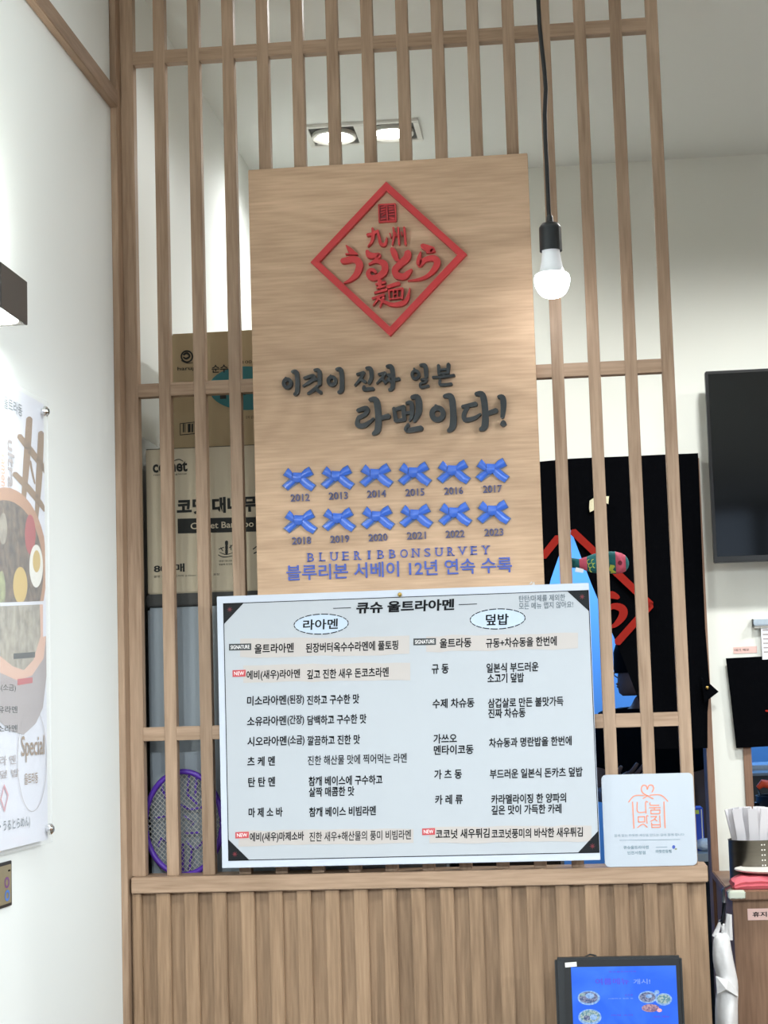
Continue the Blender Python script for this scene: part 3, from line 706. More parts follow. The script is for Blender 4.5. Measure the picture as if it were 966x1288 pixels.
# crumpled clear tape on the sign above the board
tp = MB(); rnd = random.Random(8)
pc = UY(672, 738, BY)
for q in range(9):
    cx_ = pc.x + rnd.uniform(-0.008, 0.008); cz_ = pc.z + rnd.uniform(-0.004, 0.005)
    tp.poly([(cx_ + rnd.uniform(-.006, .006), SY - 0.002 - rnd.uniform(0, .008), cz_ + rnd.uniform(-.005, .005)) for _ in range(3)])
tag(tp.build('clear_tape', 'tape'), 'crumpled scrap of clear tape at the top right edge of the menu board', 'tape')

# ------------------------------------------------------------------ small white plaque standing on the cap
def lean(px, py):
    # plaque leans from y=-.018 at the cap to y=-.004 at the top
    z = UY(px, py, -0.012).z; y = -0.017 + (z - CAPZ) / 0.137 * 0.010
    return UY(px, py, y - 0.0)
pq = thing('white_plaque', 'small square white plaque with an orange house and heart emblem beside the menu board', 'plaque', (0.79, -0.015, CAPZ))
def plq(u, v, lift=0.0):          # u,v in 0..1 of the plaque face
    A = Vector((0.7187, -0.0185, CAPZ + 0.0004)); W_ = 0.1395; H_ = 0.1395
    tilt = math.asin(0.010 / H_)
    return A + Vector((u * W_, 0, 0)) + Vector((0, math.sin(tilt), math.cos(tilt))) * (v * H_) + Vector((0, -math.cos(tilt), math.sin(tilt))) * lift
rr = 0.055
ol = []
for cx_, cy_, a0 in ((1 - rr, 1 - rr, 0), (rr, 1 - rr, PI / 2), (rr, rr, PI), (1 - rr, rr, 1.5 * PI)):
    for q in range(7): ol.append((cx_ + rr * math.cos(a0 + PI / 2 * q / 6), cy_ + rr * math.sin(a0 + PI / 2 * q / 6)))
MB().prism([plq(u, v) for u, v in ol], plq(0, 0, -0.0035) - plq(0, 0, 0)).build('panel', 'plaque', pq, bevel=0.0004)
# plaque picture coordinates: crop of the photo, 740..900 x 950..1120 at 6.0375
def pk(x, z):
    # bilinear inverse by the four corners of the plaque in that crop
    tlx, tly, trx, try_, blx, bly, brx, bry = 95, 143, 795, 120, 130, 848, 838, 828
    u = v = 0.5
    for _ in range(6):
        fx = (1 - u) * (1 - v) * blx + u * (1 - v) * brx + (1 - u) * v * tlx + u * v * trx - x
        fz = (1 - u) * (1 - v) * bly + u * (1 - v) * bry + (1 - u) * v * tly + u * v * try_ - z
        u -= fx / 705; v += fz / 706
    return plq(u, v, 0.0003)
em = MB(); nd = plq(0, 0, 0.0003) - plq(0, 0, 0)
for s in ([(308, 350, 8), (352, 302, 8), (430, 298, 8)], [(470, 296, 8), (552, 294, 8), (608, 342, 8)], [(338, 348, 9), (350, 550, 9)], [(578, 346, 9), (588, 546, 9)],
          [(450, 252, 8), (440, 224, 9), (415, 222, 9), (404, 250, 9), (418, 280, 9), (455, 302, 9), (495, 322, 8)], [(452, 248, 8), (462, 222, 9), (488, 220, 9), (498, 246, 9), (486, 272, 8)], [(418, 322, 8), (455, 298, 9)],
          # 나눔 맛집
          [(374, 350, 8), (378, 424, 8), (440, 424, 8)], [(455, 350, 8), (438, 350, 8), (442, 436, 8)],
          [(472, 354, 8), (476, 372, 8), (540, 372, 8)], [(466, 392, 8), (550, 390, 8)], [(506, 392, 8), (506, 406, 8)], [(478, 410, 8), (548, 408, 8)], [(548, 408, 8), (548, 436, 8)], [(548, 436, 8), (480, 438, 8)], [(480, 438, 8), (478, 410, 8)],
          [(382, 462, 8), (430, 460, 8)], [(430, 460, 8), (432, 500, 8)], [(432, 500, 8), (384, 502, 8)], [(384, 502, 8), (382, 462, 8)], [(458, 456, 8), (446, 456, 8), (450, 512, 8)], [(378, 544, 8), (418, 518, 8), (452, 542, 8)],
          [(478, 460, 8), (524, 458, 8)], [(522, 460, 8), (504, 480, 8), (478, 496, 8)], [(506, 478, 8), (528, 494, 8)], [(546, 452, 8), (552, 540, 8)], [(484, 506, 8), (488, 542, 8)], [(488, 542, 8), (550, 540, 8)], [(486, 522, 8), (550, 520, 8)]):
    pts = [(q[0], q[1], q[2]) for q in s]
    stroke_mb(em, pts, pk, nd)
em.build('emblem', 'orange', pq)
def ptext(s, x0, x1, ym, h, m, bold=0.0):
    A = pk(x0, ym); B = pk(x1, ym - (x1 - x0) * 0.022); vv = (plq(0, 1) - plq(0, 0)).normalized()
    text_on(s, (A + B) / 2 + nd, (B - A).normalized(), vv, (B - A).length, h / 6.0375 * 0.00121, bold).build('plaque_text', m, pq)
ptext('함께 없는 따뜻한 세상을 만드는 길에 함께 합니다', 200, 735, 606, 20, 'teal_ink')
ptext('큐슈울트라아멘', 270, 465, 697, 26, 'teal_ink', 0.02); ptext('인천서창점', 300, 440, 737, 26, 'teal_ink', 0.02)
ptext('따뜻한동행', 518, 640, 725, 26, 'teal_ink', 0.02)
rl = MB(); stroke_mb(rl, [(240, 642, 3), (702, 632, 3)], pk, nd); stroke_mb(rl, [(520, 693, 4), (605, 690, 4)], pk, nd); rl.build('plaque_rule', 'teal_ink', pq)
lg = MB().poly([pk(*q) + nd for q in circ(655, 690, 12, 14, 12)]).build('plaque_leaf', 'blue', pq)
MB().poly([pk(*q) + nd * 1.2 for q in circ(672, 705, 9, 6, 10)]).build('plaque_leaf', 'poster_green', pq)

# ------------------------------------------------------------------ tablet kiosk in front of the half wall
TY = -0.10
tb = thing('tablet_kiosk', 'graphite tablet showing a blue summer menu in front of the ribbed half wall', 'tablet', (0.735, -0.09, 0))
tz = 1.1155; TX0, TX1 = 0.638, 0.8245
MB().box(TX0, TX1, TY, TY + 0.018, 0.84, tz).build('case', 'tabframe', tb, bevel=0.004, seg=3)
MB().box(TX0 + 0.014, TX1 - 0.004, TY - 0.0015, TY, 0.855, tz - 0.0025).build('glass_bezel', 'black', tb, bevel=0.0005)
sx0 = 0.6618; sx1 = 0.8151; sz = 1.1025
ts = MB().poly([(sx0, TY - 0.002, 0.87), (sx1, TY - 0.002, 0.87), (sx1, TY - 0.002, sz), (sx0, TY - 0.002, sz)]).build('screen', 'tabscreen', tb)
QY = TY - 0.0023
kt = crop(680, 1180, 4.391, QY)
def sdisc(cx_, cy_, rx_, ry_, m, o=0.0):
    return MB().poly([kt(*q) + Vector((0, -o, 0)) for q in circ(cx_, cy_, rx_, ry_, 28)]).build('dish_picture', m, sub(ts))
sdisc(266, 330, 62, 40, 'dish_plate'); sdisc(264, 328, 52, 32, 'dish_broth', .0002); sdisc(272, 318, 24, 16, 'dish_plate', .0004); sdisc(230, 312, 18, 8, 'dish_green', .0005)
sdisc(272, 436, 64, 44, 'dish_plate'); sdisc(272, 432, 54, 34, 'dish_green', .0002); sdisc(292, 436, 20, 16, 'dish_plate', .0004); sdisc(255, 440, 18, 14, 'dish_broth', .0004)
sdisc(592, 326, 52, 34, 'dish_plate'); sdisc(590, 326, 44, 27, 'dish_broth', .0002); sdisc(598, 320, 18, 11, 'dish_plate', .0004)
sdisc(680, 338, 46, 34, 'dish_plate'); sdisc(680, 336, 37, 26, 'dish_green', .0002); sdisc(642, 298, 14, 12, 'dish_plate', .0006)
sdisc(606, 386, 48, 22, 'dish_orange', .0006); sdisc(656, 398, 14, 10, 'poster_pink', .0008)
def stext(s, x0, x1, ym, h, m):
    a_ = kt(x0, ym); b2 = kt(x1, ym - (x1 - x0) * 0.01)
    text_on(s, (a_ + b2) / 2, (1, 0, 0), (0, 0, 1), b2.x - a_.x, h / 4.391 * 0.0012, 0.02).build('screen_text', m, sub(ts))
stext('여름메뉴', 302, 488, 240, 34, 'scr_text'); stext('개시!', 512, 606, 240, 28, 'scr_pale')
stext('큐슈울트라아멘', 374, 528, 186, 9, 'scr_text'); stext('냉 라 멘', 465, 508, 315, 12, 'scr_text'); stext('마제 소바', 390, 512, 426, 10, 'scr_text'); stext('세트 메뉴', 620, 712, 434, 12, 'scr_text')
stext('시원하고 깊은 맛', 372, 512, 334, 6, 'scr_pale')
MB().poly([kt(134, 136), kt(198, 131), kt(200, 156), kt(136, 162)]).build('sticker', 'offwhite', tb)
MB().box(0.70, 0.78, TY + 0.018, TY + 0.035, 0.4, 1.0).build('stand_column', 'black', tb, bevel=0.003)
MB().box(0.70, 0.78, TY + 0.018, TY + 0.035, 0.02, 0.4).build('stand_column', 'black', tb, bevel=0.003)
MB().box(0.62, 0.86, TY - 0.13, TY + 0.045, 0, 0.02).build('stand_base', 'black', tb, bevel=0.004)
p0 = UY(735, 1204, TY + 0.02); p1 = UY(742, 1200.5, TY + 0.025); p2 = UY(749, 1202, TY + 0.02); p3 = UY(752, 1206, TY + 0.02)
MB().tube([(p0.x, p0.y, p0.z - 0.02), p0, p1, p2, p3, (p3.x, p3.y, p3.z - 0.02)], 0.0014).build('power_cable', 'cord', tb)

# ------------------------------------------------------------------ pendant lamp
PY = -0.12
pl = thing('pendant_lamp', 'bare white bulb in a black socket hanging on a black cord beside the oak sign', 'pendant lamp', (0.675, PY, 2.1))
cx_ = 0.6752
cp = [UY(*q, PY) for q in ((677, 0), (678.5, 30), (681.5, 60), (685, 90), (686.6, 112), (685.2, 145), (686, 175), (688, 215), (690, 262), (690.8, 274))]
MB().tube([(cp[0].x - 0.003, PY, CEIL)] + cp, 0.0033, 10).build('cord', 'cord', pl)
zs = UY(691, 279, PY).z
MB().lathe([(0.0035, zs + .010), (0.0048, zs + 0.008), (0.0056, zs), (0.006, zs - 0.001), (0.0125, zs - 0.003), (0.0168, zs - 0.009), (0.0170, zs - 0.012), (0.0172, zs - 0.046), (0.0155, zs - 0.046), (0.015, zs - 0.03)], (cx_, PY, 0), 36).build('socket', 'socket', pl)
zb = UY(693.5, 320, PY).z
bu = MB().lathe([(0.0135, zb + 0.012), (0.0140, zb), (0.0152, zb - 0.010), (0.0172, zb - 0.020), (0.0195, zb - 0.027), (0.0235, zb - 0.0305)], (cx_, PY, 0), 36, cap=False).build('bulb_neck', 'bulbneck', pl)
prof = [(0.0235, zb - 0.0305), (0.0258, zb - 0.0325)]
for q in range(0, 13):
    t = PI / 2 * q / 12; prof.append((0.0272 * math.cos(t) ** 0.75 if q < 12 else 0.0004, zb - 0.038 - 0.030 * math.sin(t)))
MB().lathe(prof, (cx_, PY, 0), 36).build('bulb_globe', 'bulb', pl)
lamp('pendant_and_fill_light', 'POINT', (cx_, PY - 0.002, zb - 0.075), 0.32, (0.95, 0.98, 1.0), shadow_soft_size=0.02)

# ------------------------------------------------------------------ wall sconce
sc_ = thing('wall_sconce', 'black box wall lamp shining up and down on the left wall', 'wall lamp', (WALLX, -0.755, 2.0))
Z0, Z1 = 1.974, 2.029; XO = 0.03; Y0, Y1 = -0.807, -0.702
w_ = 0.003
sb = MB()
sb.box(XO - w_, XO, Y0, Y1, Z0, Z1); sb.box(WALLX, XO - w_, Y0, Y0 + w_, Z0, Z1); sb.box(WALLX, XO - w_, Y1 - w_, Y1, Z0, Z1); sb.box(WALLX, WALLX + w_, Y0 + w_, Y1 - w_, Z0, Z1)
sb.build('housing', 'sconce', sc_, bevel=0.0006)
for z0, z1 in ((Z0 + 0.0015, Z0 + 0.006), (Z1 - 0.006, Z1 - 0.0015)):
    ol = []
    for q in range(28):
        t = 2 * PI * q / 28; ol.append(((WALLX + XO) / 2 + 0.0275 * math.copysign(abs(math.cos(t)) ** 0.6, math.cos(t)), (Y0 + Y1) / 2 + 0.0495 * math.copysign(abs(math.sin(t)) ** 0.6, math.sin(t)), z0))
    MB().prism(ol, (0, 0, z1 - z0)).build('diffuser', 'glow', sc_)
lamp('sconce_and_fill_down', 'AREA', (0.0, -0.755, Z0 - 0.004), 2.8, (0.95, 1.0, 0.95), shape='RECTANGLE', size=0.05, size_y=0.09)
lamp('sconce_and_fill_up', 'AREA', (0.0, -0.755, Z1 + 0.004), 2.0, (0.95, 1.0, 0.93), target=(0.0, -0.755, 3), shape='RECTANGLE', size=0.05, size_y=0.09)

# ------------------------------------------------------------------ poster under acrylic on the left wall
AX = -0.017
po = thing('poster', 'ramen poster behind a clear acrylic sheet on silver standoffs on the left wall', 'poster', (WALLX, -0.67, 1.325))
py1 = -0.4635; py0 = py1 - 0.42; pz0, pz1 = 1.3255, 1.9195
MB().box(AX - 0.003, AX - 0.0024, py0 + 0.004, py1 - 0.005, pz0 + 0.004, pz1 - 0.004).build('print', 'poster', po)
MB().box(AX - 0.0004, AX + 0.0022, py0, py1, pz0, pz1).build('acrylic_sheet', 'acryl', po, bevel=0.0003)
for y, z in ((py1 - 0.016, pz1 - 0.016), (py1 - 0.013, pz0 + 0.018), (py0 + 0.016, pz1 - 0.016), (py0 + 0.016, pz0 + 0.018)):
    MB().tube([(WALLX, y, z), (AX + 0.002, y, z)], 0.0045, 14).build('standoff', 'chrome', po)
    MB().tube([(AX + 0.0022, y, z), (AX + 0.005, y, z), (AX + 0.008, y, z)], [0.0075, 0.0072, 0.004], 16).build('standoff', 'chrome', po)
PL = [AX - 0.0022]
def lay(): PL[0] += 0.00004; return PL[0]
def clampy(p):
    p = Vector(p); p.y = max(min(p.y, py1 - 0.006), py0 + 0.005); return p
def pshape(pts, m, nm='printed_motif'):
    x = lay(); q = [clampy(UX(px, py, x)) for px, py in pts]
    return MB().poly(q).build(nm, m, po)
def pstroke(strokes, m, z=3.79, oy=460, nm='printed_motif'):
    x = lay(); mb = MB()
    for s in strokes: stroke_mb(mb, s, lambda a, b: clampy(UX(a / z, oy + b / z, x)), (0.00002, 0, 0))
    mb.build(nm, m, po)
# calligraphy in brown
pstroke([[(140, 252, 30), (128, 440, 32), (112, 645, 22)], [(196, 320, 28), (186, 540, 30), (172, 765, 12)], [(92, 335, 26), (150, 410, 30), (224, 510, 22)], [(70, 515, 26), (140, 590, 30), (218, 690, 22)], [(144, 455, 10), (152, 500, 10), (166, 562, 8)], [(215, 455, 8), (205, 500, 8)]], 'poster_brown')
pshape(circ(6, 714, 53.5, 101, 48), 'poster_rim'); pshape(circ(5, 719, 49.5, 90, 48), 'poster_food')
pshape(circ(38, 672, 6.8, 25, 24), 'poster_red'); pshape(circ(2, 742, 5, 24, 20), 'poster_green'); pshape(circ(4, 665, 5, 20, 20), 'poster_fade')
pshape(circ(45.5, 712, 8.6, 27, 28), 'poster_white'); pshape(circ(46, 706, 4.8, 14, 24), 'poster_yolk'); pshape(circ(25.5, 736, 9, 23, 24), 'poster_yolk')
pshape(circ(29, 769, 4, 9, 16), 'poster_white')
pshape([(0, 760), (56, 758), (59, 800), (59, 850), (54, 890), (45, 910), (30, 924), (15, 920), (0, 908)], 'poster_grey')
pshape([(0, 760), (56, 758), (58, 800), (55, 828), (40, 850), (22, 856), (0, 846)], 'poster_peach')
pshape([(0, 762), (50, 760), (51, 800), (42, 830), (30, 843), (16, 838), (0, 825)], 'poster_fade')
pshape([(0, 758), (58, 756), (58, 760), (0, 762.5)], 'poster'); pshape([(54, 758), (58, 758), (58, 800), (54, 801)], 'poster')
pshape([(17, 822), (44, 820), (44, 827), (17, 829)], 'cardink'); pshape([(22, 854), (41, 852), (41, 859), (22, 862)], 'badge_red')
def ptxt(s, x0, x1, y0, y1, m, vert=False):
    x = lay(); a_ = UX(x0, (y0 + y1) / 2, x); b2 = UX(x1, (y0 + y1) / 2, x)
    zc = UX((x0 + x1) / 2, y0, x).z, UX((x0 + x1) / 2, y1, x).z
    cen = Vector((x, (a_.y + b2.y) / 2, (zc[0] + zc[1]) / 2))
    if vert: mb = text_on(s, cen, (0, 0, -1), (0, 1, 0), zc[0] - zc[1], b2.y - a_.y, 0.02, nrm=(1, 0, 0))
    else: mb = text_on(s, cen, (0, 1, 0), (0, 0, 1), b2.y - a_.y, zc[0] - zc[1], 0.01, nrm=(1, 0, 0))
    mb.build('printed_text', m, po)
ptxt('라멘 - 울트라동', -14, 28, 498, 514, 'inkfade'); ptxt('ultra', 9.5, 18.5, 554, 614, 'poster_grey', True); ptxt('ramen', 1.5, 6, 572, 612, 'poster_peach', True)
ptxt('시오(소금)', -14, 20, 860, 870, 'ink'); ptxt('소유라멘', -12, 22, 888, 897, 'ink'); ptxt('미소라멘', -12, 22, 912, 921, 'ink')
ptxt('Special', 27, 56, 925, 958, 'poster_brown'); ptxt('울트라동', 31, 48, 972, 986, 'poster_brown'); ptxt('(麺・うるとらめん)', -10, 38, 1030, 1046, 'inkfade')
ptxt('라 멘', 0, 20, 950, 962, 'poster_grey'); ptxt('덮 밥', 0, 24, 968, 978, 'poster_grey')
x_ = lay(); oo = [clampy(UX(*q, x_)) for q in circ(40.5, 955, 18.5, 66, 48)]; ii = [clampy(UX(*q, x_)) for q in circ(40.5, 955, 18.0, 65.2, 48)]
MB().ring(oo, ii).build('printed_motif', 'poster_grey', po)
x_ = lay(); cq = [UX(*q, x_) for q in ((5.5, 986), (11, 1000), (6, 1022), (0.5, 1006))]; ce = sum(cq, Vector()) / 4
MB().ring(cq, [ce + (p - ce) * 0.75 for p in cq]).build('printed_motif', 'poster_pink', po)
# small metal plate under the poster
mp_ = thing('notice_plate', 'small metal notice plate in a dark frame on the left wall under the poster', 'sign', (WALLX, -0.66, 1.257))
MB().box(WALLX, WALLX + 0.003, -0.75, -0.596, 1.257, 1.3125).build('frame', 'black', mp_, bevel=0.0005)
MB().box(WALLX + 0.003, WALLX + 0.0034, -0.746, -0.6, 1.261, 1.3085).build('plate', 'goldtin', mp_)
for yq, zq, m_ in ((-0.618, 1.287, 'tin_purple'), (-0.617, 1.271, 'tin_blue')):
    MB().ring([Vector((WALLX + 0.0037, yq + a, zq + b)) for a, b in circ(0, 0, 0.010, 0.007, 20)], [Vector((WALLX + 0.0037, yq + a, zq + b)) for a, b in circ(0, 0, 0.006, 0.004, 20)]).build('printed_mark', m_, mp_)
MB().box(WALLX + 0.0034, WALLX + 0.0037, -0.612, -0.604, 1.300, 1.302).build('printed_mark', 'ink', mp_)

# ------------------------------------------------------------------ recessed twin downlight in the ceiling behind the lattice
dl = thing('twin_downlight', 'white recessed ceiling fixture with two round gimbal lamps behind the lattice', 'ceiling light', (0.25, 1.07, CEIL))
fx0, fx1, fy0, fy1 = 0.137, 0.392, 0.985, 1.135
cells = ((0.149, 0.249), (0.273, 0.380))
fm = MB()
fm.box(fx0, fx1, fy0, fy0 + 0.014, CEIL - 0.006, CEIL); fm.box(fx0, fx1, fy1 - 0.014, fy1, CEIL - 0.006, CEIL)
for x0, x1 in ((fx0, cells[0][0]), (cells[0][1], cells[1][0]), (cells[1][1], fx1)): fm.box(x0, x1, fy0 + 0.014, fy1 - 0.014, CEIL - 0.006, CEIL)
fm.build('frame', 'white_metal', dl, bevel=0.001)
for x0, x1 in cells:
    MB().box(x0, x1, fy0 + 0.014, fy1 - 0.014, CEIL - 0.0015, CEIL - 0.0002).build('housing', 'darkbox', dl)
    cx_, cy_ = (x0 + x1) / 2, (fy0 + fy1) / 2
    MB().lathe([(0.030, CEIL - 0.002), (0.049, CEIL - 0.002), (0.050, CEIL - 0.010), (0.047, CEIL - 0.012), (0.034, CEIL - 0.006)], (cx_, cy_, 0), 36, cap=False).build('gimbal_ring', 'white_metal', dl)
    MB().lathe([(0.0335, CEIL - 0.004), (0.033, CEIL - 0.009), (0.018, CEIL - 0.0115)], (cx_, cy_, 0), 30).build('lamp_glass', 'lampdisc', dl)
    lamp('downlight_lamp', 'SPOT', (cx_, cy_, CEIL - 0.02), 11, WARM, spot_size=2.8, spot_blend=0.9, shadow_soft_size=0.03)

# ------------------------------------------------------------------ boxes, steel cabinet and racket behind the lattice, left
def boxthing(x0, x1, y0, y1, z0, z1, m, label):
    o = thing('cardboard_box', label, 'box', ((x0 + x1) / 2, (y0 + y1) / 2, z0))
    MB().box(x0, x1, y0, y1, z0, z1).build('carton', m, o, bevel=0.002)
    return o
LY = 0.085; UYY = 0.12
q0 = UY(183, 565, LY); q1 = UY(183, 748, LY); bzt = q0.z; bzb = q1.z
lowb = boxthing(q0.x, q0.x + 0.46, LY, LY + 0.33, bzb, bzt, 'card2', 'pale cardboard box of bamboo chopsticks behind the lattice, under the brown box')
uq = UY(215.5, 420, UYY)
upb = boxthing(uq.x, uq.x + 0.40, UYY, UYY + 0.28, bzt, uq.z, 'card', 'brown cardboard box with a teal print on top of the pale box behind the lattice')
for bxo, yy, z in ((lowb, LY, bzt), (upb, UYY, uq.z)): pass
L1 = LY - 0.0006; U1 = UYY - 0.0006
kb = crop(160, 550, 5.682, L1)
def btext(s, x0, x1, ym, h, parent, y, sc, ox, oy, m='cardink', bold=0.02, nm='printed_text'):
    a_ = UY(ox + x0 / sc, oy + ym / sc, y); b2 = UY(ox + x1 / sc, oy + ym / sc, y)
    cen = UY(ox + (x0 + x1) / 2 / sc, oy + ym / sc, y)
    text_on(s, cen, (1, 0, 0), (0, 0, 1), b2.x - a_.x, h / sc * 0.00128, bold).build(nm, m, parent)
btext('comet', 182, 430, 212, 78, lowb, L1, 5.682, 160, 550, bold=0.03)
btext('natural hygiene', 188, 425, 266, 16, lowb, L1, 5.682, 160, 550, bold=0.0)
cs_ = MB(); stroke_mb(cs_, [(330, 170, 5), (370, 158, 7), (400, 172, 5)], kb, (0, -0.0001, 0)); cs_.build('printed_mark', 'cardink', lowb)
btext('코멧 대나무 젓가락', 352, 1290, 478, 118, lowb, L1, 5.682, 160, 550, bold=0.045)
MB().poly([kb(360, 582), kb(1300, 562), kb(1302, 664), kb(362, 688)]).build('printed_bar', 'cardink', lowb)
btext('Comet Bamboo Chopsticks', 452, 1240, 626, 62, lowb, L1 - 0.0003, 5.682, 160, 550, 'card2', 0.012)
btext('800매', 190, 410, 935, 62, lowb, L1, 5.682, 160, 550, bold=0.03)
btext('품명 : 대나무 젓가락 210mm x 800개입 포장', 190, 660, 988, 15, lowb, L1, 5.682, 160, 550, bold=0.0)
hm = MB()
for s in ([(650, 840, 5), (690, 856, 7), (750, 848, 5)], [(660, 822, 4), (705, 838, 6), (752, 826, 4)], [(710, 745, 22), (710, 768, 22)], [(710, 775, 20), (710, 798, 20)], [(710, 805, 20), (710, 830, 20)], [(655, 800, 6), (690, 786, 6)], [(668, 790, 6), (684, 812, 6)], [(730, 790, 6), (752, 770, 6)], [(738, 770, 6), (742, 806, 6)],
          [(900, 800, 8), (925, 780, 8)], [(905, 830, 8), (935, 815, 8)]): stroke_mb(hm, s, kb, (0, -0.0001, 0))
hm.build('printed_mark', 'cardink', lowb)
btext('천연 대나무', 655, 750, 884, 14, lowb, L1, 5.682, 160, 550, bold=0.01); btext('무표백 젓가락', 655, 750, 908, 14, lowb, L1, 5.682, 160, 550, bold=0.01)
MB().box(q0.x + 0.001, q0.x + 0.459, LY - 0.0004, LY, bzt - 0.0015, bzt - 0.0005).build('lid_seam', 'cardink', lowb)
ku = crop(180, 410, 6.9, U1)
um = MB()
for s in (ringstroke(380, 265, 48, 48, 14), [(352, 250, 16), (380, 236, 20), (404, 262, 16), (376, 284, 18), (350, 272, 12)]): stroke_mb(um, s, ku, (0, -0.0001, 0))
stroke_mb(um, [(330, 300, 5), (380, 322, 6), (432, 318, 4)], ku, (0, -0.0001, 0)); um.build('printed_mark', 'cardink', upb)
btext('harugi', 298, 470, 372, 44, upb, U1, 6.9, 180, 410, bold=0.012)
MB().poly([ku(*q) for q in circ(900, 540, 330, 190, 40)]).build('printed_oval', 'teal', upb)
btext('순수한', 595, 810, 368, 76, upb, U1 - 0.0003, 6.9, 180, 410, bold=0.02)
btext('휴지', 610, 1080, 545, 170, upb, U1 - 0.0003, 6.9, 180, 410, bold=0.06)
btext('100 매', 865, 1010, 310, 36, upb, U1, 6.9, 180, 410, bold=0.0)
btext('상세 설명 표시', 890, 1010, 790, 28, upb, U1, 6.9, 180, 410, bold=0.0)
MB().ring([ku(318, 845), ku(450, 830), ku(452, 938), ku(320, 950)], [ku(324, 851), ku(444, 837), ku(446, 931), ku(326, 943)]).build('printed_mark', 'cardink', upb)
um = MB()
for x0, x1 in ((345, 356), (362, 368), (388, 412), (420, 434)): um.poly([ku(x0, 850), ku(x1, 848), ku(x1, 922), ku(x0, 924)])
um.build('printed_mark', 'cardink', upb)
MB().poly([ku(262, 620), ku(700, 610), ku(702, 690), ku(264, 722)]).build('tape_strip', 'card2', upb) if False else None

sx = UY(186, 930, 0.075).x
fr_ = thing('steel_fridge', 'stainless steel fridge behind the lattice under the two cardboard boxes', 'fridge', (sx + 0.25, 0.35, 0))
MB().box(sx, sx + 0.48, 0.085, 0.60, 0.08, bzb - 0.022).build('body', 'steel_dull', fr_, bevel=0.004)
MB().box(sx, sx + 0.48, 0.082, 0.60, bzb - 0.0205, bzb).build('top_panel', 'darkbox', fr_, bevel=0.002)
MB().box(sx + 0.02, sx + 0.46, 0.0795, 0.085, 0.12, 1.40).build('lower_door', 'steel_dull', fr_, bevel=0.001)
for x0 in (sx + 0.03, sx + 0.40):
    for y0 in (0.11, 0.52): MB().box(x0, x0 + 0.04, y0, y0 + 0.04, 0, 0.08).build('foot', 'black', fr_)
# stainless cladding on the side wall behind the boxes
struct(MB().box(WALLX, WALLX + 0.002, 0.12, BACKY - 0.002, 0, 1.962).build('trim_3', 'cladding'))

# mosquito racket: hangs on the lattice slats
RY = 0.052
rc = thing('bug_racket', 'purple electric bug racket with a wire mesh standing behind the lattice at lower left', 'bug racket', (0.05, RY, 1.239))
k7 = crop(160, 930, 7.154, RY)
cxr, czr = 508, 752; rxr, rzr = 345, 462
ce = k7(cxr, czr); ex = (k7(cxr + rxr, czr) - ce).x; ez = (k7(cxr, czr - rzr) - ce).z
pts = [ce + Vector((ex * math.cos(2 * PI * q / 48), 0, ez * math.sin(2 * PI * q / 48))) for q in range(49)]
MB().tube(pts, 0.0046, 10).build('rim', 'purple', rc)
ms = MB()
def chord(c0, ang):
    d = Vector((math.cos(ang), 0, math.sin(ang))); n = Vector((-d.z, 0, d.x)); o = ce + n * c0
    # intersect with ellipse
    ox_, oz_ = (o - ce).x / ex, (o - ce).z / ez; dx_, dz_ = d.x / ex, d.z / ez
    A = dx_ * dx_ + dz_ * dz_; B = 2 * (ox_ * dx_ + oz_ * dz_); C_ = ox_ * ox_ + oz_ * oz_ - 1
    D = B * B - 4 * A * C_
    if D <= 0: return
    t0 = (-B - math.sqrt(D)) / (2 * A); t1 = (-B + math.sqrt(D)) / (2 * A)
    ms.tube([o + d * t0, o + d * t1], 0.0005, 4)
for q in range(-14, 15):
    chord(q * 0.0058, 0.9); chord(q * 0.0058, -0.75)
ms.build('wire_mesh', 'wire', rc)
sp = MB()
for s in ([(-.6, .75), (-.35, .3)], [(.15, .98), (.1, .55), (.35, .35)], [(.35, .92), (.3, .5)], [(-.75, .1), (-.4, .15), (-.45, -.25)], [(-.1, .35), (.2, .25), (.5, .3)], [(0, .15), (.25, 0), (.0, -.2), (.4, -.2)], [(-.7, -.45), (-.6, -.28), (-.4, -.4)], [(.05, -.35), (.2, -.5), (.1, -.95)], [(-.05, -.4), (-.05, -.98)], [(.3, -.5), (.6, -.3)]):
    sp.tube([ce + Vector((ex * a, 0.004, ez * b)) for a, b in s], 0.0022, 6)
sp.build('guard_ornament', 'purple', rc)
MB().tube([ce + Vector((0.0, 0, -ez)), ce + Vector((0.004, 0, -ez - 0.02)), ce + Vector((0.02, 0, -ez - 0.14))], [0.006, 0.010, 0.011], 12).build('handle', 'purple', rc)
# dark undercounter unit behind the menu board
uf = thing('undercounter_fridge', 'black undercounter fridge behind the lattice, seen in the slits below the menu board', 'fridge', (0.6, 0.3, 0))
ux0 = sx + 0.485
MB().box(sx + 0.49, sx + 0.66, 0.16, 0.6, 0.05, 1.30).build('body', 'black', uf, bevel=0.004)
MB().box(sx + 0.50, sx + 0.65, 0.152, 0.16, 0.08, 1.27).build('door', 'black', uf, bevel=0.002)
for x0 in (sx + 0.50, sx + 0.62):
    for y0 in (0.19, 0.54): MB().box(x0, x0 + 0.03, y0, y0 + 0.03, 0, 0.05).build('foot', 'black', uf)

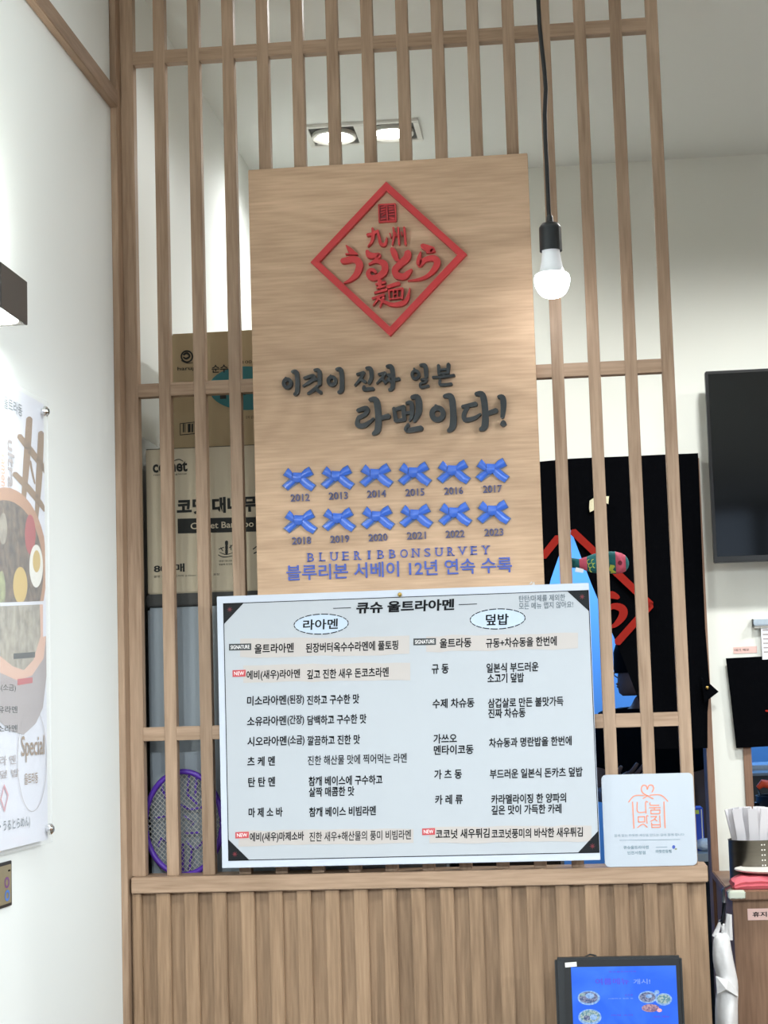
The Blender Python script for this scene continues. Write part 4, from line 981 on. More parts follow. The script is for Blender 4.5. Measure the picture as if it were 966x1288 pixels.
# ------------------------------------------------------------------ fish plush on the lattice
FY = 0.058
kf = crop(700, 640, 7.43, FY)
fs_ = thing('fish_toy', 'pink and teal plush fish tucked behind the lattice slats right of the sign', 'soft toy', tuple(kf(420, 500)))
secs = [(60, 500, 62), (110, 502, 50), (155, 506, 46), (215, 512, 44), (280, 515, 66), (340, 512, 88), (420, 505, 102), (500, 502, 104), (555, 504, 104), (610, 506, 92), (645, 508, 74), (668, 508, 44), (677, 508, 14)]
def fsec(x):
    for i in range(len(secs) - 1):
        if secs[i][0] <= x <= secs[i + 1][0]:
            t = (x - secs[i][0]) / (secs[i + 1][0] - secs[i][0]); return tuple(secs[i][k] + (secs[i + 1][k] - secs[i][k]) * t for k in range(3))
def fseg(x0, x1, m, nm):
    xs_ = sorted({x0, x1} | {s[0] for s in secs if x0 < s[0] < x1} | {x0 + (x1 - x0) * k / 4 for k in range(5)})
    rings = []
    for x in xs_:
        s = fsec(x); c = kf(s[0], s[1]); r = s[2] / 7.43 * 0.00127
        rings.append([c + Vector((0, r * 0.8 * math.cos(2 * PI * q / 24), r * math.sin(2 * PI * q / 24))) for q in range(24)])
    mb = MB(); mb.sm = True; mb.loft(rings); return mb.build(nm, m, fs_)
fseg(60, 214, 'fish_teal', 'tail'); fseg(214, 285, 'fish_pink', 'stripe'); fseg(285, 552, 'fish_teal', 'body'); fseg(552, 645, 'fish_pink', 'head'); fseg(645, 677, 'fish_teal', 'nose')
def fsurf(x, zpx, lift=0.001):
    s = fsec(x); c = kf(x, zpx); cz = kf(s[0], s[1]); r = s[2] / 7.43 * 0.00127; dz = max(-0.98, min(0.98, (c.z - cz.z) / r))
    return Vector((c.x, FY - 0.8 * r * math.sqrt(1 - dz * dz) - lift, c.z))
fe = MB()
ep = [fsurf(*q, 0.0012) for q in circ(592, 512, 20, 22, 20)]; fe.poly(ep); fe.build('eye', 'fish_eye', fs_)
fn = [fsurf(*q) for q in ((500, 528), (540, 535), (556, 600), (505, 604), (490, 570))]; MB().poly(fn).build('fin', 'fish_lime', fs_)
fsc = MB()
for cx_, cy_ in ((305, 500), (345, 500), (318, 535), (358, 535), (330, 570), (400, 500), (400, 540), (440, 520), (440, 560)):
    fsc.tube([fsurf(cx_ + 20 * math.cos(t), cy_ + 22 * math.sin(t), 0.0006) for t in (PI * .5, PI * .7, PI * .9, PI * 1.1, PI * 1.3, PI * 1.5)], 0.0006, 6)
fsc.build('scale_stitching', 'fish_lime', fs_)
t_ = MB(); t_.prism([kf(172, 602) + Vector((0, -.036, 0)), kf(182, 562) + Vector((0, -.036, 0)), kf(256, 580) + Vector((0, -.036, 0)), kf(248, 614) + Vector((0, -.036, 0))], (0, 0.0006, 0))
tag(t_.build('tape_piece', 'tapewhite'), 'short strip of white tape below the tail of the plush fish', 'tape')

# ------------------------------------------------------------------ noren curtains
def noren_panel(outline_px, y, m, parent, nm, ripple=0.006, nx=14, nz=18):
    # outline: left edge px list (top->bottom) and right edge px list (top->bottom)
    Lp, Rp = outline_px
    def along(E, t):
        n = len(E) - 1; i = min(int(t * n), n - 1); f = t * n - i
        return (E[i][0] + (E[i + 1][0] - E[i][0]) * f, E[i][1] + (E[i + 1][1] - E[i][1]) * f)
    mb = MB(); mb.sm = True; grid = []
    for j in range(nz + 1):
        t = j / nz; l = along(Lp, t); r = along(Rp, t); row = []
        for i in range(nx + 1):
            s = i / nx; p = UY(l[0] + (r[0] - l[0]) * s, l[1] + (r[1] - l[1]) * s, y)
            p.y -= ripple * (0.5 + 0.5 * math.sin(s * 11 + 1.3 * math.sin(t * 3))) * (0.25 + 0.75 * t)
            row.append(p)
        grid.append(row)
    b = 0; N = nx + 1
    for k, off in enumerate((0, 0.0012)):
        for row in grid:
            for p in row: mb.v.append(p + Vector((0, off, 0)))
    tot = N * (nz + 1)
    for j in range(nz):
        for i in range(nx):
            a = j * N + i; mb.f.append((a, a + 1, a + 1 + N, a + N)); c = a + tot; mb.f.append((c, c + N, c + N + 1, c + 1))
    for j in range(nz):
        for i in (0, nx):
            a = j * N + i; mb.f.append((a, a + N, a + N + tot, a + tot))
    for i in range(nx):
        for j in (0, nz):
            a = j * N + i; mb.f.append((a, a + 1, a + 1 + tot, a + tot))
    return mb.build(nm, m, parent)
NY = BACKY - 0.012
n1 = thing('noren_curtain', 'black doorway curtain with a red diamond emblem hanging behind the lattice right of the sign', 'curtain', (0.7, NY, 1.9))
# right panel: drawn aside, its inner edge slants
noren_panel(([(716, 577), (716, 620), (716, 662), (744, 735), (782, 825), (805, 885), (820, 942)], [(878, 570), (881, 640), (884, 720), (887, 790), (893, 865), (890, 895), (890, 941)]), NY, 'noren', n1, 'right_panel')
noren_panel(([(480, 600), (478, 700), (470, 800), (460, 960)], [(717, 577), (716, 662), (693, 728), (640, 960)]), NY, 'noren', n1, 'left_panel')
fl = [UY(*q, NY - 0.012) for q in ((882, 850), (904, 870), (886, 884))]
MB().prism(fl, (0, 0.0012, 0)).build('corner_flap', 'noren', n1)
gb = UY(889.5, 865, NY - 0.014); MB().ball(gb, (0.004, 0.003, 0.004), 12, 8).build('snap_button', 'brass', n1)
kn = crop(660, 560, 4.294, NY - 0.0095)
nm_ = MB()
def nst(s): stroke_mb(nm_, s, kn, (0, -0.0006, 0))
nst([(262, 468, 40), (680, 862, 40)]); nst([(680, 862, 40), (500, 1065, 40)]); nst([(180, 500, 40), (100, 600, 40)])
nst([(440, 812, 20), (470, 808, 40), (505, 822, 24)]); nst([(440, 905, 14), (475, 870, 30), (525, 882, 44), (530, 920, 44), (490, 970, 26), (450, 985, 10)])
nm_.build('emblem', 'noren_red', n1)
cr = MB()
kc = crop(660, 560, 4.294, NY - 0.010)
pts = [(350, 300), (372, 285), (395, 280), (430, 276), (455, 276), (452, 318), (438, 312), (420, 330), (400, 345), (372, 352), (352, 362), (348, 340)]
tag(cr.prism([kc(*q) for q in pts], (0, -0.0012, 0)).build('cloth_scrap', 'cream'), 'ragged cream scrap on the black curtain above the red diamond', 'scrap')
n2 = thing('noren_curtain', 'short black curtain over the serving window below the television', 'curtain', (1.1, NY, 1.58))
noren_panel(([(913, 828), (918, 870), (926, 941)], [(1010, 823), (1012, 870), (1015, 936)]), NY, 'noren', n2, 'cloth', 0.004)
rp = crop(870, 800, 4.958, NY - 0.008)
rm = MB(); stroke_mb(rm, [(462, 466, 10), (500, 470, 16)], rp, (0, -0.0005, 0)); rm.build('emblem', 'noren_red', n2)
rm = MB(); stroke_mb(rm, [(300, 455, 2.2), (380, 500, 2.6), (440, 552, 2.2)], rp, (0, -0.0005, 0)); rm.build('crease_thread', 'fish_teal', n2) if False else None

# ------------------------------------------------------------------ television
VY = 1.33
tvp = UY(888, 467, VY); tvq = UY(897, 708, VY)
tx0 = (tvp.x + tvq.x) / 2; tz1 = tvp.z; tz0 = tvq.z; tx1 = tx0 + 0.80
tv = thing('television', 'black wall television on the back wall at the right, switched off', 'television', (tx0 + 0.4, BACKY, tz0))
MB().box(tx0, tx1, VY, VY + 0.028, tz0, tz1).build('case', 'bezel', tv, bevel=0.002)
MB().box(tx0 + 0.007, tx1 - 0.007, VY - 0.0012, VY - 0.0002, tz0 + 0.014, tz1 - 0.007).build('screen', 'screen', tv)
MB().box(tx0 + 0.25, tx1 - 0.25, VY + 0.028, BACKY, tz0 + 0.1, tz1 - 0.1).build('wall_bracket', 'black', tv)

# ------------------------------------------------------------------ order rail, slip, note
RYY = BACKY - 0.02
ra = UY(947.5, 779, RYY); rb_ = UY(947.5, 787, RYY)
orr = thing('order_rail', 'short aluminium order slip rail on the back wall below the television', 'rail', (1.2, BACKY, ra.z))
MB().box(ra.x, ra.x + 0.35, RYY, BACKY, rb_.z, ra.z).build('rail_body', 'steel', orr, bevel=0.002)
MB().box(ra.x - 0.002, ra.x, RYY - 0.001, BACKY, rb_.z - 0.001, ra.z + 0.001).build('end_cap', 'black', orr, bevel=0.0005)
MB().box(ra.x + 0.002, ra.x + 0.35, RYY + 0.006, RYY + 0.010, rb_.z - 0.006, rb_.z).build('grip', 'offwhite', orr)
ra2 = UY(957, 790, RYY + 0.006); rb2 = UY(959.5, 828, RYY + 0.006)
rcp = thing('order_slip', 'white printed order slip hanging from the aluminium rail', 'paper slip', (ra2.x + 0.03, RYY, rb_.z))
MB().box(ra2.x, ra2.x + 0.075, RYY + 0.0075, RYY + 0.0082, rb2.z - 0.003, rb_.z - 0.002).build('slip', 'receipt', rcp)
rl = MB()
for q in range(6): rl.box(ra2.x + 0.004, ra2.x + 0.02 + 0.03 * random.random(), RYY + 0.0070, RYY + 0.0073, ra2.z - 0.006 - q * 0.010, ra2.z - 0.0035 - q * 0.010)
rl.build('printed_lines', 'poster_grey', rcp)
nt_ = thing('note_label', 'small pink handwritten label stuck on the back wall above the short black curtain', 'label', tuple(UY(937, 817, BACKY)))
kk = crop(900, 740, 12.88, BACKY - 0.0004)
MB().prism([kk(285, 955), kk(670, 935), kk(672, 1045), kk(290, 1060)], (0, -0.0004, 0)).build('paper', 'note', nt_)
a_ = kk(310, 1000); b2 = kk(545, 995)
text_on('대기 메모', (a_ + b2) / 2 + Vector((0, -0.0008, 0)), (1, 0, 0), (0, 0, 1), b2.x - a_.x, 0.0055).build('handwriting', 'ink', nt_)

# ------------------------------------------------------------------ side counter, right
CY = 0.92
ct = UY(917, 1122, CY); ctb = UY(917, 1133, CY)
sd = thing('side_counter', 'brown wood side counter cabinet at the right edge beyond the half wall', 'cabinet', (1.3, 1.15, 0))
cab_x = UY(922, 1145, CY + 0.01).x
MB().box(cab_x, cab_x + 0.6, CY + 0.012, BACKY - 0.008, 0, ctb.z).build('body', 'wood_cab', sd, bevel=0.001)
MB().box(ct.x, cab_x + 0.61, CY, BACKY - 0.008, ctb.z, ct.z).build('top', 'wood_cab', sd, bevel=0.002)
e0_ = UY(917, 1126, CY).x; e1_ = UY(938, 1126, CY).x
MB().box(e0_ - 0.001, e1_, CY - 0.002, CY + 0.03, ctb.z + 0.003, ct.z + 0.0008).build('corner_guard', 'cream_plastic', sd, bevel=0.002)
la = UY(940, 1143, CY + 0.012); lb = UY(968, 1157, CY + 0.012)
lo = MB().box(la.x, lb.x + 0.03, CY + 0.0112, CY + 0.012, lb.z, la.z).build('sticker', 'note', sd)
text_on('휴지통', (la.x + 0.032, CY + 0.0108, (la.z + lb.z) / 2), (1, 0, 0), (0, 0, 1), 0.045, 0.010, 0.02).build('sticker_text', 'ink', sub(lo))
TOPZ = ct.z
# steel canister of paper-wrapped cutlery
KY = 1.12
kz = UY(918, 1118, KY)
cn = thing('steel_canister', 'brushed steel canister with small punched holes on the side counter', 'canister', (1.05, KY, TOPZ))
cxk = UY(917.5, 1090, KY).x + 0.056; czt = UY(950, 1057, KY - 0.05).z
MB().lathe([(0.050, TOPZ), (0.0555, TOPZ + 0.001), (0.056, TOPZ + 0.01), (0.056, czt - 0.002), (0.0575, czt), (0.0545, czt), (0.054, TOPZ + 0.005), (0.001, TOPZ + 0.005)], (cxk, KY, 0), 48).build('can', 'canister', cn)
ho = MB()
for q in range(7):
    for t in (-1.42, -1.32):
        px_, py_ = cxk + 0.0563 * math.cos(t), KY + 0.0563 * math.sin(t); z_ = TOPZ + 0.018 + q * 0.0105
        ho.poly([(px_ + a_ * 0.0016, py_, z_ + b3 * 0.0016) for a_, b3 in circ(0, 0, 1, 1, 8)])
ho.build('punched_holes', 'offwhite', cn)
def sleeve_mesh():
    mb = MB(); mb.box(-0.010, 0.010, -0.0012, 0.0012, 0, 0.15); mb.box(-0.0092, 0.0092, -0.0016, -0.0012, 0.002, 0.148)
    return mb
proto = None; rs = random.Random(3)
for q in range(18):
    ang = 2 * PI * q / 18 + rs.uniform(-.1, .1); r = 0.024 if q % 3 else 0.010
    if proto is None: proto = sleeve_mesh().build('paper_sleeve', 'paper', None, bevel=0.0008); o = proto
    else: o = proto.copy(); COL.objects.link(o)
    o.location = (cxk + r * math.cos(ang), KY + r * math.sin(ang), TOPZ + 0.0065)
    tilt_x = 0.22 * math.cos(ang) * (r / 0.026); tilt_y = 0.15 * math.sin(ang) * (r / 0.026)
    o.rotation_euler = (-tilt_y, tilt_x, rs.uniform(-.6, .6))
    tag(o, 'white paper cutlery sleeve standing in the steel canister', 'cutlery sleeve', 'paper cutlery sleeves in the steel canister')
# white lid and pink towel in front of the canister
ly = 1.01
lq = UY(930, 1094, ly)
tw = thing('pink_towel', 'folded pink towel on the side counter in front of the steel canister', 'towel', (lq.x + 0.06, ly, TOPZ))
tx = UY(921, 1118, ly - 0.05).x; th = UY(935, 1103, ly - 0.05).z - TOPZ
mbt = MB(); mbt.sm = True
ringsx = []
for i in range(15):
    x = tx + 0.004 + i * 0.011; hgt = th * (0.55 if i == 0 else (0.8 if i == 1 else 1.0)) * (1 + 0.04 * math.sin(i * 1.7))
    ringsx.append([(x + 0.002 * math.sin(k * 2.1), ly - 0.055 + 0.11 * s, TOPZ + 0.0006 + hgt * h) for k, (s, h) in enumerate(((0.02, 0), (-0.03, .3), (0.0, .45), (-0.03, .62), (0.03, .95), (0.3, 1.0), (0.7, .97), (0.98, .9), (1.02, .5), (1.0, 0)))])
mbt.loft(ringsx); mbt.build('towel_fold', 'towel', tw)
wz = TOPZ + th + 0.003
tr = thing('white_tray', 'flat white tray on the pink towel beside the steel canister', 'tray', (lq.x + 0.07, ly, wz))
wl = UY(929, 1096, ly - 0.04)
ol = []
trx = wl.x + 0.075
MB().lathe([(0.060, wz), (0.076, wz + 0.004), (0.079, wz + 0.0065), (0.078, wz + 0.0085), (0.074, wz + 0.0075), (0.001, wz + 0.006)], (trx, ly + 0.018, 0), 40).build('dish', 'offwhite', tr)
# white plastic bag hanging on a hook between half wall and side counter
GY = 0.86
bg = thing('plastic_bag', 'white plastic bag hanging by its handles between the half wall and the brown side counter', 'bag', tuple(UY(908, 1200, GY)))
kg = crop(870, 1040, 5.198, GY)
profile = [(1005, 175, 305, .028), (1090, 160, 305, .034), (1180, 150, 300, .040), (1288, 155, 305, .044), (1400, 150, 300, .044), (1500, 165, 290, .035)]
rings = []
for (zp, xl, xr, dp) in [(690, 150, 245, .012), (740, 135, 252, .016), (830, 135, 265, .020), (910, 140, 282, .024)] + profile:
    A = kg(xl, zp); B = kg(xr, zp); c = (A + B) / 2; hw_ = (B.x - A.x) / 2; row = []
    for q in range(28):
        t = 2 * PI * q / 28; wob = 1 + 0.10 * math.sin(3 * t + zp * .02) + 0.05 * math.sin(7 * t - zp * .03)
        row.append((c.x + hw_ * math.cos(t) * (0.96 + 0.04 * wob), c.y + dp * math.sin(t) * wob, c.z + 0.003 * math.sin(4 * t + zp)))
    rings.append(row)
mb = MB(); mb.sm = True; mb.loft(rings); mb.build('pouch', 'bag', bg, subd=1)
h1 = [kg(*q) for q in ((150, 720), (175, 660), (190, 618), (205, 640), (205, 710))]; h2 = [kg(*q) for q in ((220, 730), (232, 640), (238, 570), (248, 575), (245, 650), (250, 740))]
for h in (h1, h2): MB().tube(h, [0.006, 0.0045, 0.004, 0.0045, 0.006][:len(h)] + [0.006] * (len(h) - 5), 8).build('handle_loop', 'bag', bg)
fo = MB(); fo.sm = True
fo.loft([[kg(150, 960) + Vector((0, -.03, 0)), kg(230, 985) + Vector((0, -.036, 0)), kg(298, 1075) + Vector((0, -.02, 0)), kg(298, 1082) + Vector((0, -.018, 0)), kg(225, 1000) + Vector((0, -.03, 0)), kg(150, 968) + Vector((0, -.026, 0))],
         [kg(158, 1075) + Vector((0, -.035, 0)), kg(215, 1040) + Vector((0, -.044, 0)), kg(296, 1096) + Vector((0, -.03, 0)), kg(296, 1100) + Vector((0, -.028, 0)), kg(215, 1050) + Vector((0, -.04, 0)), kg(158, 1085) + Vector((0, -.03, 0))]])
fo.build('fold', 'bag', bg)
hk = MB(); hk.tube([(ct.x + 0.004, CY + 0.02, kg(215, 420).z), kg(215, 425) + Vector((0, .03, 0)), kg(215, 430) + Vector((0, .02, 0)), kg(212, 500), kg(205, 600), kg(196, 640), kg(188, 610)], 0.0045, 8)
hko = tag(hk.build('bag_hook', 'dark_pot'), 'dark hook holding the white plastic bag beside the side counter', 'hook')
MB()

# ------------------------------------------------------------------ kitchen
kw = thing('kitchen_worktop', 'steel kitchen worktop beyond the doorway', 'worktop', (1.2, 2.2, 0))
WZ = 1.05
MB().box(0.93, 2.4, 1.95, 2.75, WZ - 0.04, WZ).build('top', 'steel_dull', kw, bevel=0.003)
MB().box(0.95, 2.38, 1.98, 2.72, 0.12, WZ - 0.04).build('base_cabinet', 'dark_pot', kw)
for x0 in (0.96, 2.33): MB().box(x0, x0 + 0.04, 2.0, 2.7, 0, 0.12).build('foot', 'black', kw)
def at(px, py, y): return UY(px, py, y)
# blue carton
a_ = at(873, 1016, 2.0); b2 = at(886, 1053, 2.0)
bc = thing('drink_carton', 'blue carton with a lime label on the kitchen worktop behind the plaque', 'carton', ((a_.x + b2.x) / 2, 2.05, WZ))
MB().box(a_.x - 0.03, b2.x, 2.0, 2.09, WZ, a_.z).build('carton', 'blue_carton', bc, bevel=0.002)
MB().box(a_.x - 0.01, a_.x + 0.012, 1.9985, 1.9996, a_.z - 0.016, a_.z - 0.006).build('label', 'lime_print', bc)
MB().box(b2.x - 0.006, b2.x - 0.003, 1.9985, 1.9996, WZ + 0.01, a_.z - 0.004).build('label', 'poster_white', bc)
# bagged tray
a_ = at(878, 1056, 1.96); b2 = at(896, 1066, 1.96)
cbm = MB(); cbm.ball(((a_.x + b2.x) / 2, 1.93, (a_.z + b2.z) / 2), (0.030, 0.03, 0.016), 18, 10)
bt = tag(cbm.build('wrapped_parcel', 'clearbag'), 'glossy plastic wrapped parcel in the doorway beside the plaque', 'parcel')
ps = thing('steel_stand', 'small steel stand holding the wrapped parcel in the doorway', 'stand', (0.98, 1.92, 0))
sz_ = (a_.z + b2.z) / 2 - 0.016
MB().box(0.90, (a_.x + b2.x) / 2 + 0.03, 1.84, 1.945, sz_ - 0.02, sz_).build('shelf', 'steel_dull', ps, bevel=0.002)
MB().box(0.91, (a_.x + b2.x) / 2 + 0.02, 1.85, 1.94, 0, sz_ - 0.02).build('pedestal', 'dark_pot', ps)
# shelf with two bins, oven, pot and utensils seen through the serving window
HZ = at(940, 963, 2.60).z
sh = thing('kitchen_shelf', 'bright steel shelf seen through the serving window below the short curtain', 'shelf', (1.5, 2.7, HZ))
MB().box(at(929, 962, 2.6).x, 2.4, 2.60, 2.9, HZ - 0.014, HZ).build('shelf_board', 'steel', sh, bevel=0.003)
MB().box(at(929, 962, 2.6).x + 0.01, at(929, 962, 2.6).x + 0.03, 2.62, 2.70, WZ, HZ - 0.014).build('upright', 'steel', sh)
MB().box(2.36, 2.38, 2.62, 2.70, WZ, HZ - 0.014).build('upright', 'steel', sh)
for (x0, x1, lb_) in ((932, 937, 'dark narrow canister at the left end of the steel kitchen shelf'), (940.5, 945.5, 'dark narrow canister second from the left on the steel kitchen shelf')):
    p = at(x0, 957, 2.64); q = at(x1, 957, 2.64); c = (p.x + q.x) / 2
    t0 = thing('canister', lb_, 'canister', (c, 2.7, HZ), 'canisters on the kitchen shelf')
    MB().lathe([(0.006, HZ), (0.0075, HZ + 0.003), (0.0075, HZ + 0.095), (0.006, HZ + 0.10)], (c, 2.66, 0), 20).build('jar', 'dark_pot', t0)
    MB().lathe([(0.0085, HZ + 0.1), (0.0085, HZ + 0.112), (0.007, HZ + 0.115)], (c, 2.66, 0), 20).build('lid', 'black', t0)
ov = thing('oven', 'steel oven with a dark door seen through the serving window', 'oven', (1.5, 2.6, WZ))
p = at(932, 973, 2.36)
MB().box(p.x, p.x + 0.55, 2.36, 2.59, WZ, p.z).build('case', 'steel_dull', ov, bevel=0.004)
q = at(944, 976, 2.36)
MB().box(q.x, p.x + 0.52, 2.352, 2.36, WZ + 0.02, q.z).build('door', 'black', ov, bevel=0.002)
MB().box(p.x + 0.012, p.x + 0.020, 2.354, 2.36, WZ + 0.02, q.z).build('trim_strip', 'steel', ov)
pt = thing('cooking_pot', 'dark cooking pot on the worktop seen through the serving window', 'pot', (1.25, 2.15, WZ))
p = at(951, 1002, 2.15); pcx = p.x + 0.09
MB().lathe([(0.08, WZ), (0.09, WZ + 0.006), (0.09, p.z), (0.093, p.z + 0.003), (0.088, p.z + 0.003), (0.087, WZ + 0.01), (0.001, WZ + 0.01)], (pcx, 2.15, 0), 36).build('vessel', 'dark_pot', pt)
MB().tube([(pcx - 0.088, 2.12, p.z - 0.02), (pcx - 0.105, 2.10, p.z - 0.018), (pcx - 0.105, 2.16, p.z - 0.018), (pcx - 0.088, 2.18, p.z - 0.02)], 0.004, 8).build('side_handle', 'chrome', pt)
sk = thing('ladle', 'ladle with an orange handle leaning in the dark pot', 'ladle', (pcx, 2.15, p.z))
k0 = at(953, 991, 2.1); k1 = at(959, 985.5, 2.1); k2_ = at(968, 987, 2.1); k3_ = at(975, 994, 2.1)
MB().tube([k0, k1, k2_, k3_], [0.006, 0.011, 0.012, 0.008], 12).build('handle', 'orange_plastic', sk)
MB().tube([k0, at(956, 1000, 2.11), at(964, 1012, 2.14), at(966, 1022, 2.15)], 0.0025, 8).build('shaft', 'chrome', sk)
MB().ball(at(967, 1026, 2.15), (0.02, 0.02, 0.012), 14, 8).build('bowl', 'chrome', sk)
tg = thing('serving_spoon', 'chrome serving spoon in a dark jar at the left of the serving window', 'spoon', tuple(at(942, 1016, 2.0)))
MB().ball(at(938.5, 1003.5, 2.0), (0.007, 0.004, 0.006), 14, 8).build('tip', 'chrome', tg)
MB().tube([at(938.5, 1004, 2.0), at(942, 1007, 2.0), at(945.5, 1013, 2.0), at(946, 1022, 2.0)], [0.003, 0.0035, 0.005, 0.004], 10).build('shaft', 'chrome', tg)
jr = at(946, 1020, 2.0)
uj = thing('utensil_jar', 'dark jar on the worktop holding the chrome serving spoon', 'jar', (jr.x, 2.0, WZ))
MB().lathe([(0.028, WZ), (0.03, WZ + 0.003), (0.03, jr.z), (0.028, jr.z), (0.027, WZ + 0.005), (0.001, WZ + 0.005)], (jr.x + 0.005, 2.0, 0), 28).build('vessel', 'dark_pot', uj)

# ------------------------------------------------------------------ the cook
def skin_mesh(name, joints, edges, m, parent, subd=2):
    off = Vector(parent['_o'])
    me = bpy.data.meshes.new(name); me.from_pydata([tuple(Vector(j[0]) - off) for j in joints], edges, [])
    o = bpy.data.objects.new(name, me); COL.objects.link(o)
    md = o.modifiers.new('skin', 'SKIN'); md.use_smooth_shade = True
    for i, v in enumerate(me.skin_vertices[0].data):
        r = joints[i][1]; v.radius = (r, r) if not isinstance(r, tuple) else r; v.use_root = (i == 0)
    sb = o.modifiers.new('subdivision', 'SUBSURF'); sb.levels = subd; sb.render_levels = subd
    dg = bpy.context.evaluated_depsgraph_get(); nm2 = bpy.data.meshes.new_from_object(o.evaluated_get(dg))
    bpy.data.objects.remove(o)
    nm2.materials.clear(); nm2.materials.append(M[m])
    for p in nm2.polygons: p.use_smooth = True
    o2 = bpy.data.objects.new(name, nm2); COL.objects.link(o2); o2.parent = parent
    return o2
HX, HY = 0.945, 4.5
pe = thing('person', 'person in a black shirt and black cap standing in the kitchen doorway, face turned left', 'person', (HX, HY, 0))
J = [((HX, HY, 0.92), (.13, .10)), ((HX, HY, 1.08), (.125, .095)), ((HX, HY + .01, 1.24), (.14, .10)), ((HX, HY + .01, 1.38), (.125, .085)), ((HX, HY, 1.47), .05), ((HX - .005, HY, 1.535), .05),
     ((HX - .15, HY, 1.405), .055), ((HX - .19, HY - .02, 1.27), .047), ((HX - .20, HY - .05, 1.14), .039), ((HX - .15, HY - .18, 1.15), .033), ((HX - .11, HY - .27, 1.18), .026),
     ((HX + .15, HY, 1.405), .055), ((HX + .19, HY, 1.27), .047), ((HX + .205, HY + .01, 1.14), .039), ((HX + .20, HY - .06, 1.02), .033), ((HX + .19, HY - .12, 0.92), .026),
     ((HX - .09, HY, 0.84), .085), ((HX - .10, HY - .01, 0.50), .058), ((HX - .10, HY + .01, 0.10), .042), ((HX - .10, HY - .10, 0.045), .040),
     ((HX + .09, HY, 0.84), .085), ((HX + .10, HY - .01, 0.50), .058), ((HX + .10, HY + .01, 0.10), .042), ((HX + .10, HY - .10, 0.045), .040)]
E = [(0, 1), (1, 2), (2, 3), (3, 4), (4, 5), (3, 6), (6, 7), (7, 8), (8, 9), (9, 10), (3, 11), (11, 12), (12, 13), (13, 14), (14, 15), (0, 16), (16, 17), (17, 18), (18, 19), (0, 20), (20, 21), (21, 22), (22, 23)]
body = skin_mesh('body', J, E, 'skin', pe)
def joinmesh(o, mb):
    # add extra geometry to the body mesh
    off = Vector(pe['_o']); bm = bmesh.new(); bm.from_mesh(o.data)
    vs = [bm.verts.new(p - off) for p in mb.v]
    for q in mb.f:
        try: f = bm.faces.new([vs[i] for i in q]); f.smooth = True
        except ValueError: pass
    bmesh.ops.recalc_face_normals(bm, faces=bm.faces); bm.to_mesh(o.data); bm.free()
hd = MB()
HC = Vector((HX - 0.01, HY, 1.635))
# head, facing -x: lofted profile rings from chin to crown
rings = []
for dz, xf, xb, wy in ((-.112, -.078, -.02, .022), (-.100, -.092, .02, .045), (-.075, -.096, .055, .058), (-.045, -.096, .078, .066), (-.015, -.092, .090, .072), (.02, -.093, .097, .075), (.05, -.092, .098, .075), (.08, -.080, .088, .066), (.105, -.050, .062, .046), (.118, -.012, .025, .018)):
    cx_ = (xf + xb) / 2; rx_ = (xb - xf) / 2
    rings.append([HC + Vector((cx_ + rx_ * math.cos(2 * PI * q / 24), wy * math.sin(2 * PI * q / 24), dz)) for q in range(24)])
hd.loft(rings)
ns = MB(); ns.loft([[HC + Vector((-.090, s * .006, .012)) for s in (-1, 0, 1)], [HC + Vector((-.108, -.011, -.028)), HC + Vector((-.116, 0, -.026)), HC + Vector((-.108, .011, -.028))], [HC + Vector((-.090, -.012, -.040)), HC + Vector((-.098, 0, -.041)), HC + Vector((-.090, .012, -.040))]])
hd.add(ns)
lp = MB(); lp.ball(HC + Vector((-.094, 0, -.064)), (.009, .022, .006), 12, 6); lp.ball(HC + Vector((-.092, 0, -.075)), (.009, .020, .006), 12, 6); hd.add(lp)
for s in (-1, 1):
    er = MB(); er.ball(HC + Vector((.012, s * .074, -.01)), (.018, .008, .030), 12, 8); hd.add(er)
# hands: palm and five fingers each
def hand(w0, d, n, side):
    mb = MB(); d = Vector(d).normalized(); n = Vector(n).normalized(); u = d.cross(n).normalized()
    w0 = Vector(w0)
    mb.loft([[w0 + d * t + u * a * wd + n * b3 * th for a, b3 in ((-1, -.6), (0, -1), (1, -.6), (1, .6), (0, 1), (-1, .6))] for t, wd, th in ((-.02, .024, .018), (.02, .034, .016), (.06, .042, .014), (.092, .040, .011))])
    for i, ln in enumerate((.066, .078, .074, .058)):
        b0 = w0 + d * .085 + u * (-.030 + .020 * i)
        mb.tube([b0, b0 + d * ln * .45 + n * .004, b0 + d * ln * .75 + n * .016, b0 + d * ln * .92 + n * .030], [.0095, .009, .008, .006], 8)
    b0 = w0 + d * .03 + u * side * .034
    mb.tube([b0, b0 + u * side * .022 + d * .022 + n * .01, b0 + u * side * .03 + d * .052 + n * .018], [.011, .010, .007], 8)
    return mb
hd.add(hand(J[10][0], (0.5, -0.75, 0.35), (0.3, 0.4, 0.7), 1)); hd.add(hand(J[15][0], (-0.1, -0.4, -0.9), (0, -0.8, 0.4), -1))
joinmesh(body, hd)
for s in (-1, 1):
    MB().ball(HC + Vector((-.087, s * .032, .012)), (.007, .011, .006), 10, 6).build('eye', 'eye', pe)
S_ = lambda i, g: (J[i][0], tuple(v + g for v in J[i][1]) if isinstance(J[i][1], tuple) else J[i][1] + g)
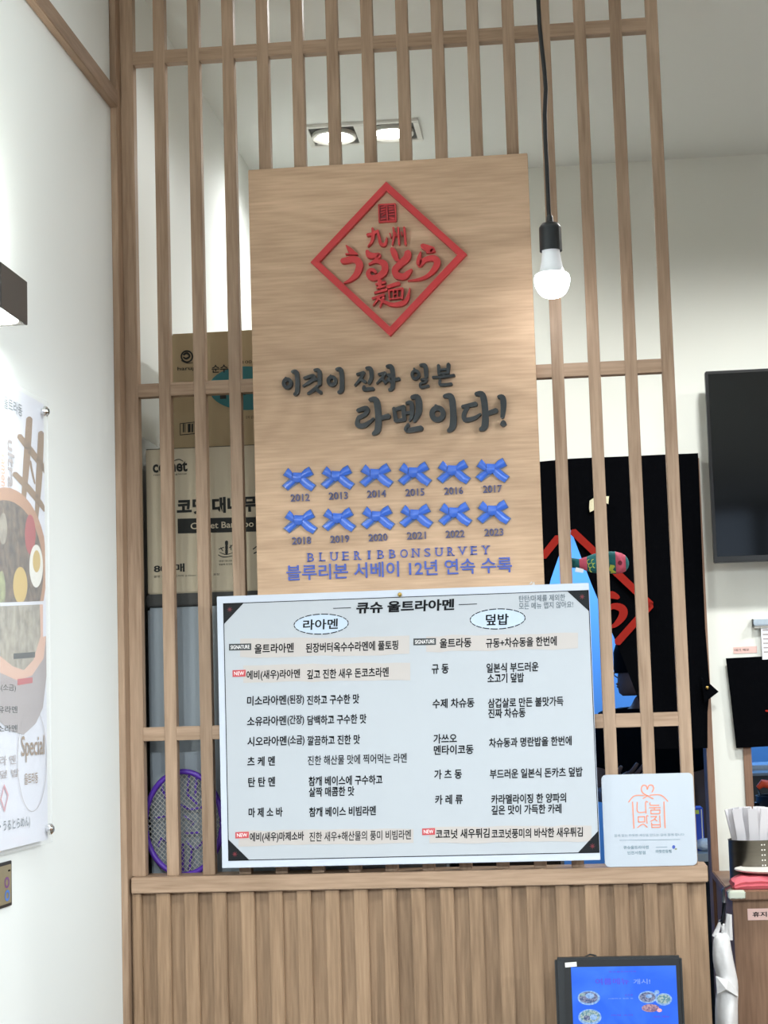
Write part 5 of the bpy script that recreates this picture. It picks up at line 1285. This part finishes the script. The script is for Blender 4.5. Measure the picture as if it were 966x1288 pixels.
skin_mesh('shirt', [S_(0, .018), S_(1, .02), S_(2, .02), S_(3, .02), ((HX, HY, 1.475), .064), S_(6, .022), ((HX - .185, HY - .015, 1.27), .066), ((HX - .195, HY - .03, 1.225), .068), S_(11, .022), ((HX + .185, HY, 1.27), .066), ((HX + .20, HY, 1.215), .068)],
          [(0, 1), (1, 2), (2, 3), (3, 4), (3, 5), (5, 6), (6, 7), (3, 8), (8, 9), (9, 10)], 'shirt', pe)
skin_mesh('trousers', [((HX, HY, 0.93), (.145, .115)), S_(16, .018), S_(17, .02), S_(18, .024), S_(20, .018), S_(21, .02), S_(22, .024)], [(0, 1), (1, 2), (2, 3), (0, 4), (4, 5), (5, 6)], 'trouser', pe)
for s in (-1, 1):
    sh_ = MB(); sh_.loft([[Vector((HX + s * .10 + a * .05, y, z0)) for a in (-1, -.6, .6, 1)] + [Vector((HX + s * .10 + a * .045, y, z1)) for a in (1, .6, -.6, -1)] for y, z0, z1 in ((HY + .07, 0, .09), (HY, 0, .10), (HY - .08, 0, .075), (HY - .15, 0, .06), (HY - .19, 0, .04))])
    sh_.sm = True; sh_.build('shoe', 'shoe', pe)
# black cap and hair at the nape
cp_ = MB(); rings = []
for dz, xf, xb, wy in ((-.034, -.106, .085, .082), (-.005, -.110, .104, .085), (.03, -.108, .108, .086), (.06, -.108, .112, .088), (.09, -.098, .104, .082), (.115, -.07, .08, .064), (.132, -.03, .04, .03)):
    cx_ = (xf + xb) / 2; rx_ = (xb - xf) / 2
    rings.append([HC + Vector((cx_ + rx_ * math.cos(2 * PI * q / 24), wy * math.sin(2 * PI * q / 24), dz + (0.012 if math.cos(2 * PI * q / 24) < 0 and dz < -.02 else 0))) for q in range(24)])
cp_.sm = True; cp_.loft(rings); cp_.build('cap', 'shirt', pe)
hr = MB(); hr.ball(HC + Vector((.045, 0, -.01)), (.060, .077, .062), 20, 12); hr.build('hair', 'hair', pe)

# ------------------------------------------------------------------ tidy helper data
for o in list(bpy.data.objects):
    if '_o' in o.keys(): del o['_o']
